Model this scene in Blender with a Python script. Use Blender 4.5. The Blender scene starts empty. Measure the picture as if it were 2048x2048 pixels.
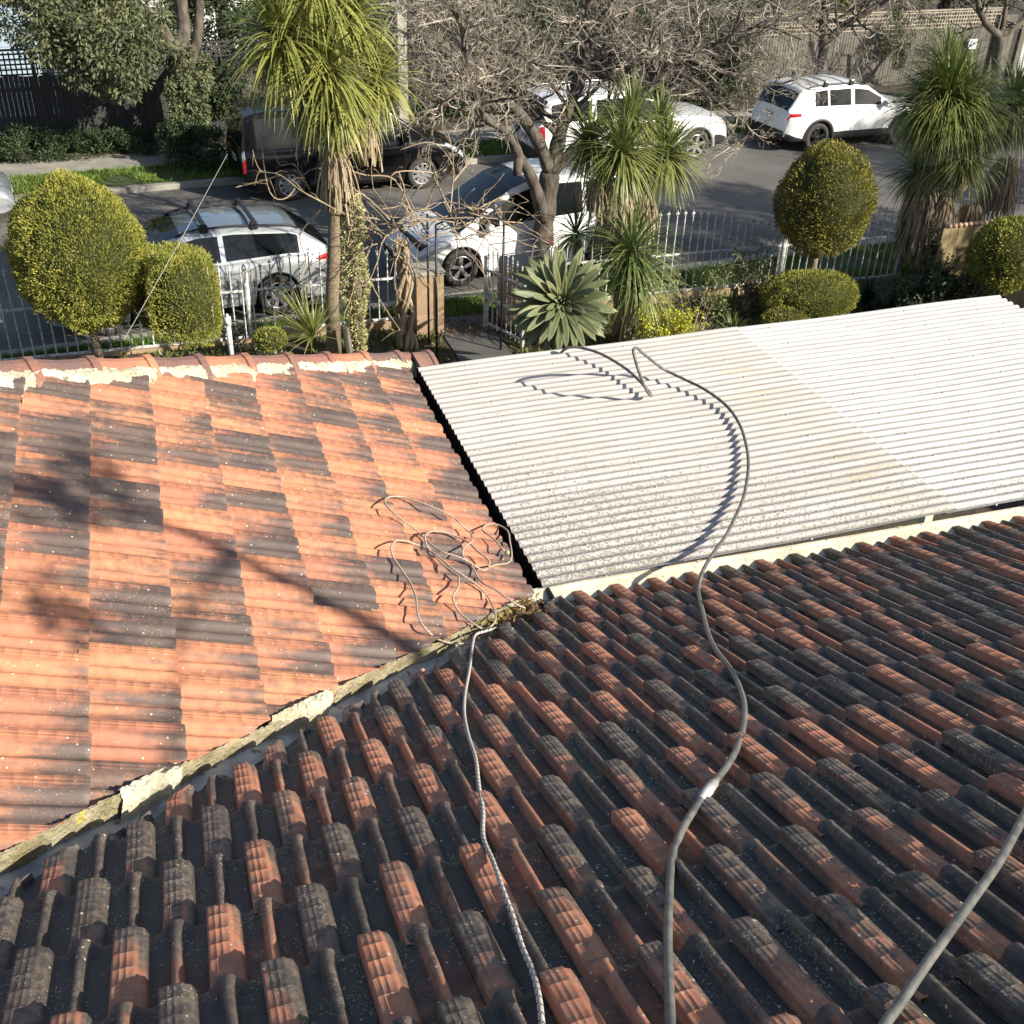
import bpy, math, random
import numpy as np
from mathutils import Vector, Matrix
R = math.radians
random.seed(7); RNG = np.random.default_rng(7)
sc = bpy.context.scene
COL = sc.collection
H = 7.2                                     # camera height above the garden
# ------------------------------------------------------------------ camera
TH, ROLL, F = 0.56527, 0.034817, 2200.0
Fw = Vector((0, math.cos(TH), -math.sin(TH))); Up = Vector((0, math.sin(TH), math.cos(TH))); Rt = Vector((1, 0, 0))
X2 = math.cos(ROLL) * Rt + math.sin(ROLL) * Up; U2 = -math.sin(ROLL) * Rt + math.cos(ROLL) * Up
cam = bpy.data.cameras.new('camera'); camo = bpy.data.objects.new('camera', cam); COL.objects.link(camo)
camo.matrix_world = Matrix(((X2.x, U2.x, -Fw.x, 0), (X2.y, U2.y, -Fw.y, 0), (X2.z, U2.z, -Fw.z, H), (0, 0, 0, 1)))
cam.sensor_width = 36; cam.lens = F / 2048 * 36; cam.clip_start = .05; cam.clip_end = 1500
sc.camera = camo
# ------------------------------------------------------------------ light
w = bpy.data.worlds.new('World'); sc.world = w; w.use_nodes = True
nt = w.node_tree; bg = nt.nodes['Background']
sky = nt.nodes.new('ShaderNodeTexSky'); sky.sky_type = 'NISHITA'; sky.sun_disc = False
sky.sun_elevation = R(28); sky.sun_rotation = R(118); sky.air_density = 1.0; sky.dust_density = 1.2; sky.ozone_density = 1.0
nt.links.new(sky.outputs[0], bg.inputs[0]); bg.inputs[1].default_value = 0.085
sl = bpy.data.lights.new('sun', 'SUN'); sl.energy = 5.0; sl.angle = R(0.5); sl.color = (1.0, .92, .78)
so = bpy.data.objects.new('sun', sl); COL.objects.link(so)
SUN = Vector((math.sin(R(62)) * math.cos(R(28)), -math.cos(R(62)) * math.cos(R(28)), math.sin(R(28))))
so.rotation_euler = SUN.to_track_quat('Z', 'Y').to_euler(); so.location = (14, -8, 18)
sc.view_settings.view_transform = 'Standard'; sc.view_settings.look = 'None'
sc.view_settings.exposure = 0.76; sc.view_settings.gamma = 1.0
# ------------------------------------------------------------------ frames
AZ = 0.3303692
ES = Vector((math.cos(AZ), math.sin(AZ), 0)); EN = Vector((-math.sin(AZ), math.cos(AZ), 0)); EZ = Vector((0, 0, 1))
AZ2 = R(24.3)
S2 = Vector((math.cos(AZ2), math.sin(AZ2), 0)); N2 = Vector((-math.sin(AZ2), math.cos(AZ2), 0))
def W(s, n, z=0.0): return ES * s + EN * n + EZ * z          # house frame
def U(s, n, z=0.0): return S2 * s + N2 * n + EZ * z          # street frame
CP = Vector((0, 0, H))
def ray(x, y): return X2 * ((x - 1024) / F) + U2 * (-(y - 1024) / F) + Fw
def hitp(x, y, nrm, d):                                       # where a sight line meets a plane nrm.(p-cam) = d
    r = ray(x, y); return CP + r * (d / r.dot(nrm))
def at(x, y, nv, fr='h'):
    return hitp(x, y, EN if fr == 'h' else N2, nv)
def gz(x, y, z=0.0): return hitp(x, y, EZ, z - H)
# ------------------------------------------------------------------ objects
def thing(name, label, cat, loc=(0, 0, 0), rz=0.0, group=None):
    o = bpy.data.objects.new(name, None); COL.objects.link(o)
    o.location = loc; o.rotation_euler = (0, 0, rz); o.empty_display_size = .2
    tag(o, label, cat, group); return o
def tag(o, label, cat=None, group=None):
    o['label'] = label
    if cat: o['category'] = cat
    if group: o['group'] = group
    return o
def struct(o, kind='structure'): o['kind'] = kind; return o
def mesh_np(name, V, Fc, m, parent=None, smooth=False, attr=None, mats=None):
    V = np.asarray(V, dtype=np.float32).reshape(-1, 3)
    me = bpy.data.meshes.new(name)
    if isinstance(Fc, np.ndarray):
        k = Fc.shape[1]; me.vertices.add(len(V)); me.vertices.foreach_set('co', V.ravel())
        me.loops.add(Fc.size); me.loops.foreach_set('vertex_index', Fc.astype(np.int32).ravel())
        me.polygons.add(len(Fc)); me.polygons.foreach_set('loop_start', np.arange(0, Fc.size, k, dtype=np.int32))
        me.polygons.foreach_set('loop_total', np.full(len(Fc), k, dtype=np.int32))
        me.update(calc_edges=True)
    else:
        me.from_pydata([tuple(map(float, v)) for v in V], [], Fc)
    if smooth: me.polygons.foreach_set('use_smooth', np.ones(len(me.polygons), dtype=bool))
    if attr is not None:
        a = me.color_attributes.new('tile', 'FLOAT_COLOR', 'POINT')
        A = np.ones((len(V), 4), dtype=np.float32); attr = np.asarray(attr, dtype=np.float32); A[:, :attr.shape[1]] = attr
        a.data.foreach_set('color', A.ravel())
    if m: me.materials.append(m)
    me.validate(); me.update()
    o = bpy.data.objects.new(name, me); COL.objects.link(o)
    if parent: o.parent = parent
    return o
class MB:
    def __init__(s): s.v = []; s.f = []; s.a = []
    def add(s, vs, fs, a=(0, 0, 0)):
        b = len(s.v); s.v += [tuple(v) for v in vs]; s.f += [tuple(b + i for i in f) for f in fs]; s.a += [a] * len(vs)
    def box(s, c, d, ax=None, a=(0, 0, 0)):
        c = Vector(c); ax = ax or (Vector((1, 0, 0)), Vector((0, 1, 0)), Vector((0, 0, 1)))
        h = [ax[i] * (d[i] / 2) for i in range(3)]
        vs = [c + h[0] * i + h[1] * j + h[2] * k for i in (-1, 1) for j in (-1, 1) for k in (-1, 1)]
        s.add(vs, [(0, 1, 3, 2), (4, 6, 7, 5), (0, 4, 5, 1), (2, 3, 7, 6), (0, 2, 6, 4), (1, 5, 7, 3)], a)
    def tube(s, pts, rad, n=8, cap=True, a0=0.0):
        pts = [Vector(p) for p in pts]; m = len(pts)
        if not hasattr(rad, '__len__'): rad = [rad] * m
        t = (pts[1] - pts[0]).normalized(); u = t.orthogonal().normalized(); L = 0; b = len(s.v)
        for i in range(m):
            if i: L += (pts[i] - pts[i - 1]).length
            t = (pts[min(i + 1, m - 1)] - pts[max(i - 1, 0)])
            t = t.normalized() if t.length > 1e-9 else Vector((0, 0, 1))
            u = (u - t * u.dot(t)); u = u.normalized() if u.length > 1e-6 else t.orthogonal().normalized()
            v = t.cross(u)
            for k in range(n):
                an = 2 * math.pi * k / n
                s.v.append(tuple(pts[i] + (u * math.cos(an) + v * math.sin(an)) * rad[i])); s.a.append((a0, k / n, L))
        for i in range(m - 1):
            for k in range(n):
                k2 = (k + 1) % n
                s.f.append((b + i * n + k, b + i * n + k2, b + (i + 1) * n + k2, b + (i + 1) * n + k))
        if cap and n > 2:
            s.f.append(tuple(b + k for k in range(n))[::-1]); s.f.append(tuple(b + (m - 1) * n + k for k in range(n)))
    def lathe(s, c, prof, n=16, ax=None, cap=True):                # prof: (radius, height) along ax[2]
        c = Vector(c); ax = ax or (Vector((1, 0, 0)), Vector((0, 1, 0)), Vector((0, 0, 1))); b = len(s.v)
        for r, h in prof:
            for k in range(n):
                an = 2 * math.pi * k / n; s.v.append(tuple(c + ax[2] * h + (ax[0] * math.cos(an) + ax[1] * math.sin(an)) * r)); s.a.append((0, 0, 0))
        for i in range(len(prof) - 1):
            for k in range(n):
                k2 = (k + 1) % n; s.f.append((b + i * n + k, b + i * n + k2, b + (i + 1) * n + k2, b + (i + 1) * n + k))
        if cap: s.f.append(tuple(b + k for k in range(n))[::-1]); s.f.append(tuple(b + (len(prof) - 1) * n + k for k in range(n)))
    def build(s, name, m, parent=None, smooth=False, bevel=0, autosm=False):
        o = mesh_np(name, s.v, s.f, m, parent, smooth, s.a)
        if bevel:
            b = o.modifiers.new('bevel', 'BEVEL'); b.width = bevel; b.segments = 2; b.limit_method = 'ANGLE'
        return o
# ------------------------------------------------------------------ materials
MATS = {}
def mat(name, c, rough=.6, metal=0.0, c2=None, ns=4.0, amt=1.0, bump=0.0, bs=40.0, spec=.5, detail=4.0, stretch=None, spots=None, coat=0.0, trans=0.0, rnd=False):
    if name in MATS: return MATS[name]
    m = bpy.data.materials.new(name); m.use_nodes = True; N = m.node_tree; b = N.nodes['Principled BSDF']; MATS[name] = m
    b.inputs['Base Color'].default_value = (*c, 1); b.inputs['Roughness'].default_value = rough; b.inputs['Metallic'].default_value = metal
    b.inputs['Specular IOR Level'].default_value = spec; b.inputs['Coat Weight'].default_value = coat
    tc = N.nodes.new('ShaderNodeTexCoord'); mp = N.nodes.new('ShaderNodeMapping'); N.links.new(tc.outputs['Object'], mp.inputs[0])
    if stretch: mp.inputs['Scale'].default_value = stretch
    out = None
    if c2:
        t = N.nodes.new('ShaderNodeTexNoise'); t.inputs['Scale'].default_value = ns; t.inputs['Detail'].default_value = detail; N.links.new(mp.outputs[0], t.inputs[0])
        r = N.nodes.new('ShaderNodeMapRange'); r.inputs[1].default_value = .35; r.inputs[2].default_value = .65; r.inputs[4].default_value = amt
        N.links.new(t.outputs[0], r.inputs[0])
        mx = N.nodes.new('ShaderNodeMix'); mx.data_type = 'RGBA'; mx.inputs[6].default_value = (*c, 1); mx.inputs[7].default_value = (*c2, 1)
        N.links.new(r.outputs[0], mx.inputs[0]); out = mx.outputs[2]
        if rnd:
            at_ = N.nodes.new('ShaderNodeAttribute'); at_.attribute_name = 'tile'; sp = N.nodes.new('ShaderNodeSeparateColor'); N.links.new(at_.outputs[0], sp.inputs[0])
            ad = N.nodes.new('ShaderNodeMath'); ad.operation = 'MULTIPLY_ADD'; ad.inputs[1].default_value = .45; N.links.new(r.outputs[0], ad.inputs[0])
            a2 = N.nodes.new('ShaderNodeMath'); a2.operation = 'MULTIPLY'; a2.inputs[1].default_value = .6; N.links.new(sp.outputs[0], a2.inputs[0]); N.links.new(a2.outputs[0], ad.inputs[2])
            N.links.new(ad.outputs[0], mx.inputs[0])
        N.links.new(out, b.inputs['Base Color'])
    if spots:                                             # (scale, threshold, colour) lichen / dirt specks
        v = N.nodes.new('ShaderNodeTexNoise'); v.inputs['Scale'].default_value = spots[0]; v.inputs['Detail'].default_value = 3; N.links.new(tc.outputs['Object'], v.inputs[0])
        r = N.nodes.new('ShaderNodeMapRange'); r.inputs[1].default_value = spots[1]; r.inputs[2].default_value = spots[1] + .06; N.links.new(v.outputs[0], r.inputs[0])
        mx = N.nodes.new('ShaderNodeMix'); mx.data_type = 'RGBA'; mx.inputs[7].default_value = (*spots[2], 1); N.links.new(r.outputs[0], mx.inputs[0])
        if out: N.links.new(out, mx.inputs[6])
        else: mx.inputs[6].default_value = (*c, 1)
        out = mx.outputs[2]; N.links.new(out, b.inputs['Base Color'])
    if bump:
        t = N.nodes.new('ShaderNodeTexNoise'); t.inputs['Scale'].default_value = bs; t.inputs['Detail'].default_value = 6; N.links.new(mp.outputs[0], t.inputs[0])
        bp = N.nodes.new('ShaderNodeBump'); bp.inputs['Strength'].default_value = bump; bp.inputs['Distance'].default_value = .02; N.links.new(t.outputs[0], bp.inputs['Height']); N.links.new(bp.outputs[0], b.inputs['Normal'])
    if trans:
        tr = N.nodes.new('ShaderNodeBsdfTranslucent'); ms = N.nodes.new('ShaderNodeMixShader'); ms.inputs[0].default_value = trans
        if out: N.links.new(out, tr.inputs[0])
        else: tr.inputs[0].default_value = (*c, 1)
        o = N.nodes['Material Output']; N.links.new(b.outputs[0], ms.inputs[1]); N.links.new(tr.outputs[0], ms.inputs[2]); N.links.new(ms.outputs[0], o.inputs[0])
    return m
class NG:                                                 # tiny node-graph helper
    def __init__(s, name):
        s.m = bpy.data.materials.new(name); s.m.use_nodes = True; s.t = s.m.node_tree; s.b = s.t.nodes['Principled BSDF']
    def n(s, k, **kw):
        x = s.t.nodes.new(k)
        for a, v in kw.items(): setattr(x, a, v)
        return x
    def l(s, a, b): s.t.links.new(a, b)
    def val(s, sock, v):
        if hasattr(v, 'is_output'): s.l(v, sock)
        else: sock.default_value = v
    def math(s, op, a, b=0.0, c=0.0):
        x = s.n('ShaderNodeMath', operation=op); s.val(x.inputs[0], a); s.val(x.inputs[1], b); s.val(x.inputs[2], c); return x.outputs[0]
    def rng(s, a, lo, hi, o0=0.0, o1=1.0):
        x = s.n('ShaderNodeMapRange', interpolation_type='SMOOTHSTEP'); s.val(x.inputs[0], a)
        for i, v in enumerate((lo, hi, o0, o1)): s.val(x.inputs[i + 1], v)
        return x.outputs[0]
    def mix(s, f, a, b):
        x = s.n('ShaderNodeMix', data_type='RGBA'); s.val(x.inputs[0], f)
        for i, v in ((6, a), (7, b)): s.val(x.inputs[i], v if hasattr(v, 'is_output') else (*v, 1))
        return x.outputs[2]
    def noise(s, sc_, co, det=4.0, sock=0):
        x = s.n('ShaderNodeTexNoise'); x.inputs['Scale'].default_value = sc_; x.inputs['Detail'].default_value = det; s.l(co, x.inputs[0]); return x.outputs[sock]
    def bump(s, h, st, d=.01):
        x = s.n('ShaderNodeBump'); x.inputs['Strength'].default_value = st; x.inputs['Distance'].default_value = d; s.l(h, x.inputs['Height']); s.l(x.outputs[0], s.b.inputs['Normal'])
def tile_mat(name, c_or, c_or2, c_dk, c_dk2, darkness, speck, speck_c, rough=.55, crest=0.0, wide=.42, skeep=.34, pan=0.0):
    g = NG(name); a = g.n('ShaderNodeAttribute', attribute_name='tile'); sp = g.n('ShaderNodeSeparateColor'); g.l(a.outputs[0], sp.inputs[0])
    rnd, u, v = sp.outputs[0], sp.outputs[1], sp.outputs[2]
    tc = g.n('ShaderNodeTexCoord'); co = tc.outputs['Object']
    r2 = g.n('ShaderNodeTexWhiteNoise', noise_dimensions='1D'); g.l(rnd, r2.inputs['W']); R2 = r2.outputs[0]
    big = g.noise(2.2, co, 2); fine = g.noise(26, co, 5); vf = g.noise(160, co, 3)
    base = g.mix(R2, c_or, c_or2)
    base = g.mix(g.math('MULTIPLY', g.rng(fine, .35, .75), .45), base, (c_or2[0] * .6, c_or2[1] * .62, c_or2[2] * .7))
    # kiln-darkened tiles: some all over, some only towards one end, the ribbed strip often stays red
    d = g.math('ADD', g.math('MULTIPLY', rnd, 1.25), g.math('MULTIPLY', g.math('SUBTRACT', v, .5), g.math('MULTIPLY', R2, 1.5)))
    d = g.math('ADD', d, g.math('MULTIPLY', g.math('SUBTRACT', fine, .5), .55))
    strip = g.math('MULTIPLY', g.rng(u, .27, .33, 1.0, 0.0), g.rng(R2, .15, .4, 0.0, skeep))
    d = g.math('SUBTRACT', d, strip)
    d = g.math('ADD', d, g.math('MULTIPLY', g.math('SUBTRACT', big, .5), .9))
    cv = g.n('ShaderNodeCombineXYZ'); g.l(g.math('MULTIPLY', u, 9.0), cv.inputs[0]); g.l(g.math('MULTIPLY', v, 1.1), cv.inputs[1]); g.l(g.math('MULTIPLY', rnd, 61.0), cv.inputs[2]); d = g.math('ADD', d, g.math('MULTIPLY', g.math('SUBTRACT', g.noise(1.0, cv.outputs[0], 3), .5), 1.3))
    f = g.rng(d, 1.22 - wide / 2 - darkness, 1.22 + wide / 2 - darkness)
    dk = g.mix(g.noise(9, co, 3), c_dk, c_dk2)
    colr = g.mix(f, base, dk)
    if pan: colr = g.mix(g.math('MULTIPLY', g.rng(a.outputs['Alpha'], 0.0, .5, pan, 0.0), g.rng(g.noise(12, co, 4), .25, .6, .55, 1.0)), colr, (.04, .034, .032))  # painted shade plus some grime darkens the tile pans
    # the crest of each roll is a bit paler with weathering
    s1 = g.rng(vf, .5 + speck, .56 + speck); s2 = g.rng(g.noise(7, co, 3), .42, .6)
    colr = g.mix(g.math('MULTIPLY', s1, g.math('MULTIPLY', s2, .8)), colr, speck_c)
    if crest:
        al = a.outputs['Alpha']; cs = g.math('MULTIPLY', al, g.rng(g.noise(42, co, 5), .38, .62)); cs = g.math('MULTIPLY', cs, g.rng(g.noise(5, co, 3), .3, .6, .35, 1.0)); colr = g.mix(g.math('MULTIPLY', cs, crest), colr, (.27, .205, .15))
    colr = g.mix(g.rng(a.outputs['Alpha'], -.9, -.35, .9, 0.0), colr, (.012, .009, .008))  # shade in the small hole at each tile head, painted near black
    vor = g.n('ShaderNodeTexVoronoi'); vor.inputs['Scale'].default_value = 55; g.l(co, vor.inputs[0])
    vc = g.n('ShaderNodeSeparateColor'); g.l(vor.outputs['Color'], vc.inputs[0])
    sel = g.math('GREATER_THAN', vc.outputs[0], .80)
    rad = g.math('MULTIPLY', vc.outputs[1], .24)
    sp3 = g.math('MULTIPLY', g.math('LESS_THAN', vor.outputs['Distance'], rad), sel)
    colr = g.mix(g.math('MULTIPLY', sp3, .85), colr, (.62, .58, .46))
    g.l(colr, g.b.inputs['Base Color']); g.l(g.rng(f, 0, 1, rough + .12, rough), g.b.inputs['Roughness'])
    g.b.inputs['Specular IOR Level'].default_value = .45
    g.bump(g.math('ADD', g.math('MULTIPLY', vf, .35), fine), .22, .006)
    return g.m
M_TB = tile_mat('terracotta_sunny_roof', (.60, .26, .13), (.44, .18, .11), (.16, .11, .092), (.055, .047, .047), .76, .13, (.42, .36, .25), wide=.85)
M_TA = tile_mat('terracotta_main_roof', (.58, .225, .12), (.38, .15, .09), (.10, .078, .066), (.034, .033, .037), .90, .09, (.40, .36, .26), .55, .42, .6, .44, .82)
M_CAP = mat('terracotta_cap', (.27, .125, .09), .6, c2=(.16, .10, .085), ns=3, bump=.3, bs=60, spots=(90, .66, (.5, .42, .3)))
M_CAPD = mat('terracotta_cap_dark', (.15, .095, .085), .55, c2=(.26, .12, .08), ns=3.5, bump=.3, bs=60, spots=(90, .66, (.4, .36, .3)))
M_CAPO = mat('terracotta_cap_orange', (.47, .205, .115), .62, c2=(.28, .13, .09), ns=4, bump=.3, bs=60)
M_MORT = mat('lime_mortar', (.60, .57, .45), .9, c2=(.42, .38, .27), ns=6, bump=.8, bs=50, spots=(14, .66, (.22, .2, .12)))
M_MORTM = mat('mossy_mortar', (.40, .36, .25), .95, c2=(.20, .17, .09), ns=9, bump=1, bs=60, spots=(16, .62, (.45, .36, .08)))
M_ZINC = mat('valley_zinc', (.50, .52, .54), .55, .35, c2=(.30, .31, .32), ns=10, spots=(22, .62, (.16, .15, .13)), bump=.25, bs=20)
M_BLACK = mat('black_gutter', (.012, .012, .014), .65, c2=(.03, .028, .03), ns=14, bump=.2)
M_CREAM = mat('cream_gutter', (.66, .64, .52), .5, c2=(.50, .48, .38), ns=5, spots=(45, .63, (.24, .22, .15)))
M_WPAINT = mat('white_iron', (.74, .75, .75), .5, c2=(.30, .30, .28), ns=18, bump=.3, bs=80)
M_BRICK = None
M_DIRT = mat('soil', (.045, .035, .025), .95, c2=(.075, .055, .038), ns=5, bump=.9, bs=12, spots=(40, .62, (.16, .11, .06)))
M_ASPH = mat('asphalt', (.115, .110, .102), .85, c2=(.15, .143, .130), ns=.7, bump=.25, bs=180, spots=(140, .62, (.13, .125, .12)))
def road_mat():
    g = NG('asphalt'); co = g.n('ShaderNodeTexCoord').outputs['Object']
    c = g.mix(g.rng(g.noise(.5, co, 5), .35, .65), (.105, .101, .095), (.15, .143, .13)); c = g.mix(g.math('MULTIPLY', g.rng(g.noise(220, co, 2), .52, .7), .5), c, (.26, .25, .23))
    v = g.n('ShaderNodeTexVoronoi', feature='DISTANCE_TO_EDGE'); v.inputs['Scale'].default_value = .45
    w_ = g.n('ShaderNodeVectorMath', operation='MULTIPLY_ADD'); g.l(g.noise(1.3, co, 5, 1), w_.inputs[0]); w_.inputs[1].default_value = (1.4, 1.4, 0); g.l(co, w_.inputs[2]); g.l(w_.outputs[0], v.inputs[0])
    c = g.mix(g.math('MULTIPLY', g.rng(v.outputs[0], .0, .012, 1.0, 0.0), g.rng(g.noise(.35, co, 2), .45, .6, 0.0, .8)), c, (.03, .03, .03))
    p = g.n('ShaderNodeTexVoronoi', distance='CHEBYCHEV'); p.inputs['Scale'].default_value = .16; g.l(co, p.inputs[0]); ps_ = g.n('ShaderNodeSeparateColor'); g.l(p.outputs['Color'], ps_.inputs[0])
    c = g.mix(g.math('MULTIPLY', g.math('GREATER_THAN', ps_.outputs[0], .72), .35), c, (.07, .07, .072))
    c = g.mix(g.math('MULTIPLY', g.rng(g.noise(2.2, co, 3), .66, .74), .5), c, (.045, .043, .042))
    g.l(c, g.b.inputs['Base Color']); g.b.inputs['Roughness'].default_value = .85; g.bump(g.noise(150, co, 4), .35, .01); return g.m
M_ASPH = road_mat()
M_CONC = mat('concrete', (.36, .34, .29), .85, c2=(.26, .25, .22), ns=2.5, bump=.2, bs=60)
M_CONCD = mat('old_concrete', (.085, .085, .085), .9, c2=(.12, .118, .11), ns=3, bump=.3, bs=60)
M_GRASSG = mat('verge_ground', (.045, .085, .02), .95, c2=(.09, .10, .035), ns=3, bump=1, bs=40, spots=(18, .62, (.14, .11, .06)))
M_PALING = mat('grey_paling', (.17, .155, .13), .9, c2=(.085, .078, .068), ns=3, stretch=(8, 8, .6), bump=.5, bs=20)
M_PALED = mat('dark_paling', (.035, .034, .036), .9, c2=(.065, .06, .06), ns=3, stretch=(8, 8, .5), bump=.5, bs=20)
M_TAN = mat('tan_fence', (.33, .26, .13), .75, c2=(.25, .19, .10), ns=3, bump=.2)
M_BARK = mat('bark', (.045, .038, .033), .95, c2=(.135, .112, .09), ns=7, stretch=(1, 1, .35), bump=1.0, bs=18)
M_TWIG = mat('twig', (.46, .41, .34), .9, c2=(.17, .145, .12), ns=5, bump=.4, bs=30)
M_TWIGD = mat('far_twig', (.17, .15, .125), .9, c2=(.06, .054, .047), ns=5)
M_VINE = mat('vine_cane', (.42, .33, .22), .9, c2=(.25, .19, .13), ns=8, bump=.6, bs=30)
M_THATCH = mat('dead_leaf', (.42, .34, .23), .9, c2=(.23, .175, .115), ns=12, rnd=True)
M_DTRUNK = mat('cabbage_trunk', (.27, .215, .15), .95, c2=(.16, .125, .09), ns=12, stretch=(1, 1, 2.5), bump=1, bs=30)
M_FLAX = mat('strap_leaf', (.10, .15, .04), .42, c2=(.31, .32, .10), ns=3, rnd=True, trans=.12)
M_FLAXY = mat('strap_leaf_yellow', (.12, .165, .035), .42, c2=(.40, .385, .105), ns=3, rnd=True, trans=.15)
M_FLAXG = mat('strap_leaf_green', (.06, .11, .035), .45, c2=(.24, .28, .09), ns=3, rnd=True, trans=.10)
M_AGAVE = mat('agave_leaf', (.06, .085, .045), .5, c2=(.22, .235, .11), ns=3, rnd=True, spec=.35)
M_TOPY = mat('golden_conifer', (.085, .12, .02), .7, c2=(.42, .40, .075), ns=5, rnd=True, trans=.12)
M_TOPG = mat('olive_conifer', (.065, .085, .018), .7, c2=(.36, .31, .06), ns=5, rnd=True, trans=.10)
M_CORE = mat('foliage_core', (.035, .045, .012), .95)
M_DKLEAF = mat('dark_leaf', (.022, .038, .016), .6, c2=(.06, .085, .03), ns=2, rnd=True)
M_EVER = mat('evergreen_leaf', (.045, .062, .032), .65, c2=(.19, .205, .095), ns=1.2, rnd=True, trans=.08)
M_YLEAF = mat('lime_leaf', (.36, .38, .03), .5, c2=(.58, .56, .06), ns=4, rnd=True, trans=.2)
M_RLEAF = mat('rose_leaf', (.07, .12, .03), .5, c2=(.18, .2, .05), ns=4, rnd=True, trans=.1)
M_SUCC = mat('succulent_leaf', (.30, .31, .13), .5, c2=(.52, .48, .25), ns=6, rnd=True)
M_GRASS = mat('grass_blade', (.07, .14, .02), .6, c2=(.20, .28, .045), ns=2, rnd=True, trans=.15)
M_LITTER = mat('leaf_litter', (.24, .15, .07), .9, c2=(.13, .08, .045), ns=9, rnd=True)
M_HOSE = mat('grey_hose', (.085, .087, .085), .45, c2=(.17, .165, .15), ns=22, bump=.1, bs=80)
M_HOSED = mat('dark_hose', (.05, .052, .055), .4, c2=(.08, .08, .08), ns=6)
M_TAPE = mat('hose_tape', (.56, .56, .54), .5, c2=(.35, .34, .32), ns=30)
M_TYRE = mat('tyre', (.022, .022, .023), .8, c2=(.05, .045, .04), ns=20)
M_ALLOY = mat('alloy', (.55, .56, .58), .3, .8)
M_ALLOYD = mat('black_alloy', (.03, .03, .035), .3, .6)
M_GLASS = mat('car_glass', (.006, .008, .010), .06, spec=.55)
M_TRIM = mat('black_trim', (.02, .02, .022), .5)
M_CHROME = mat('chrome', (.7, .71, .73), .12, 1.0)
M_RED = mat('tail_red', (.55, .02, .025), .2, coat=.6)
M_LAMP = mat('headlamp', (.50, .53, .56), .08, .3, coat=1.0)
M_PLATE = mat('number_plate', (.6, .6, .58), .4)
M_PLTX = mat('plate_text', (.03, .04, .12), .5)
M_WHITE = mat('white_car', (.80, .81, .82), .22, coat=.7)
M_SILVER = mat('silver_car', (.50, .53, .56), .26, .55, coat=.8)
M_BLK = mat('black_car', (.006, .006, .007), .14, spec=.35, coat=.35)
M_PEARL = mat('pearl_car', (.74, .76, .79), .2, coat=.8)
M_BOARD = mat('weatherboard', (.34, .44, .53), .6, c2=(.28, .37, .46), ns=2)
M_WALL = mat('render_wall', (.38, .34, .28), .85, c2=(.30, .27, .22), ns=2)
M_FIBRO = mat('pole_concrete', (.42, .40, .34), .85, c2=(.30, .28, .24), ns=3, bump=.3)
M_FARROOF = mat('far_roof', (.22, .27, .33), .6, c2=(.17, .21, .26), ns=1)
M_ROLLER = mat('roller_door', (.46, .50, .50), .5)
M_BMETAL = mat('black_iron', (.02, .02, .022), .5)
M_PVC = mat('pvc', (.66, .68, .70), .4)
M_TERRA = mat('terracotta_edge', (.55, .36, .24), .8)
M_SIGNB = mat('sign_white', (.75, .78, .82), .5)
M_SIGNT = mat('sign_blue', (.05, .16, .42), .5)
M_MOSS = mat('moss', (.16, .15, .035), .95, c2=(.30, .26, .06), ns=40, bump=1, bs=80)
M_WIRE = mat('wire', (.45, .44, .40), .6)
def brick_mat():
    g = NG('cream_brick'); tc = g.n('ShaderNodeTexCoord'); mp = g.n('ShaderNodeMapping'); mp.inputs['Rotation'].default_value = (R(90), 0, 0); g.l(tc.outputs['Object'], mp.inputs[0])
    sx = g.n('ShaderNodeSeparateXYZ'); g.l(tc.outputs['Object'], sx.inputs[0]); cx = g.n('ShaderNodeCombineXYZ')
    g.l(g.math('ADD', sx.outputs[0], sx.outputs[1]), cx.inputs[0]); g.l(sx.outputs[2], cx.inputs[1])
    b = g.n('ShaderNodeTexBrick'); g.l(cx.outputs[0], b.inputs[0]); b.inputs['Color1'].default_value = (.42, .31, .19, 1); b.inputs['Color2'].default_value = (.33, .23, .14, 1)
    b.inputs['Mortar'].default_value = (.30, .27, .22, 1); b.inputs['Scale'].default_value = 1; b.inputs['Brick Width'].default_value = .24; b.inputs['Row Height'].default_value = .086; b.inputs['Mortar Size'].default_value = .006
    c = g.mix(g.math('MULTIPLY', g.noise(9, tc.outputs['Object']), .5), b.outputs[0], (.28, .18, .11)); g.l(c, g.b.inputs['Base Color']); g.b.inputs['Roughness'].default_value = .9
    g.bump(b.outputs[1], -.5, .008); return g.m
M_BRICK = brick_mat()
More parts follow.
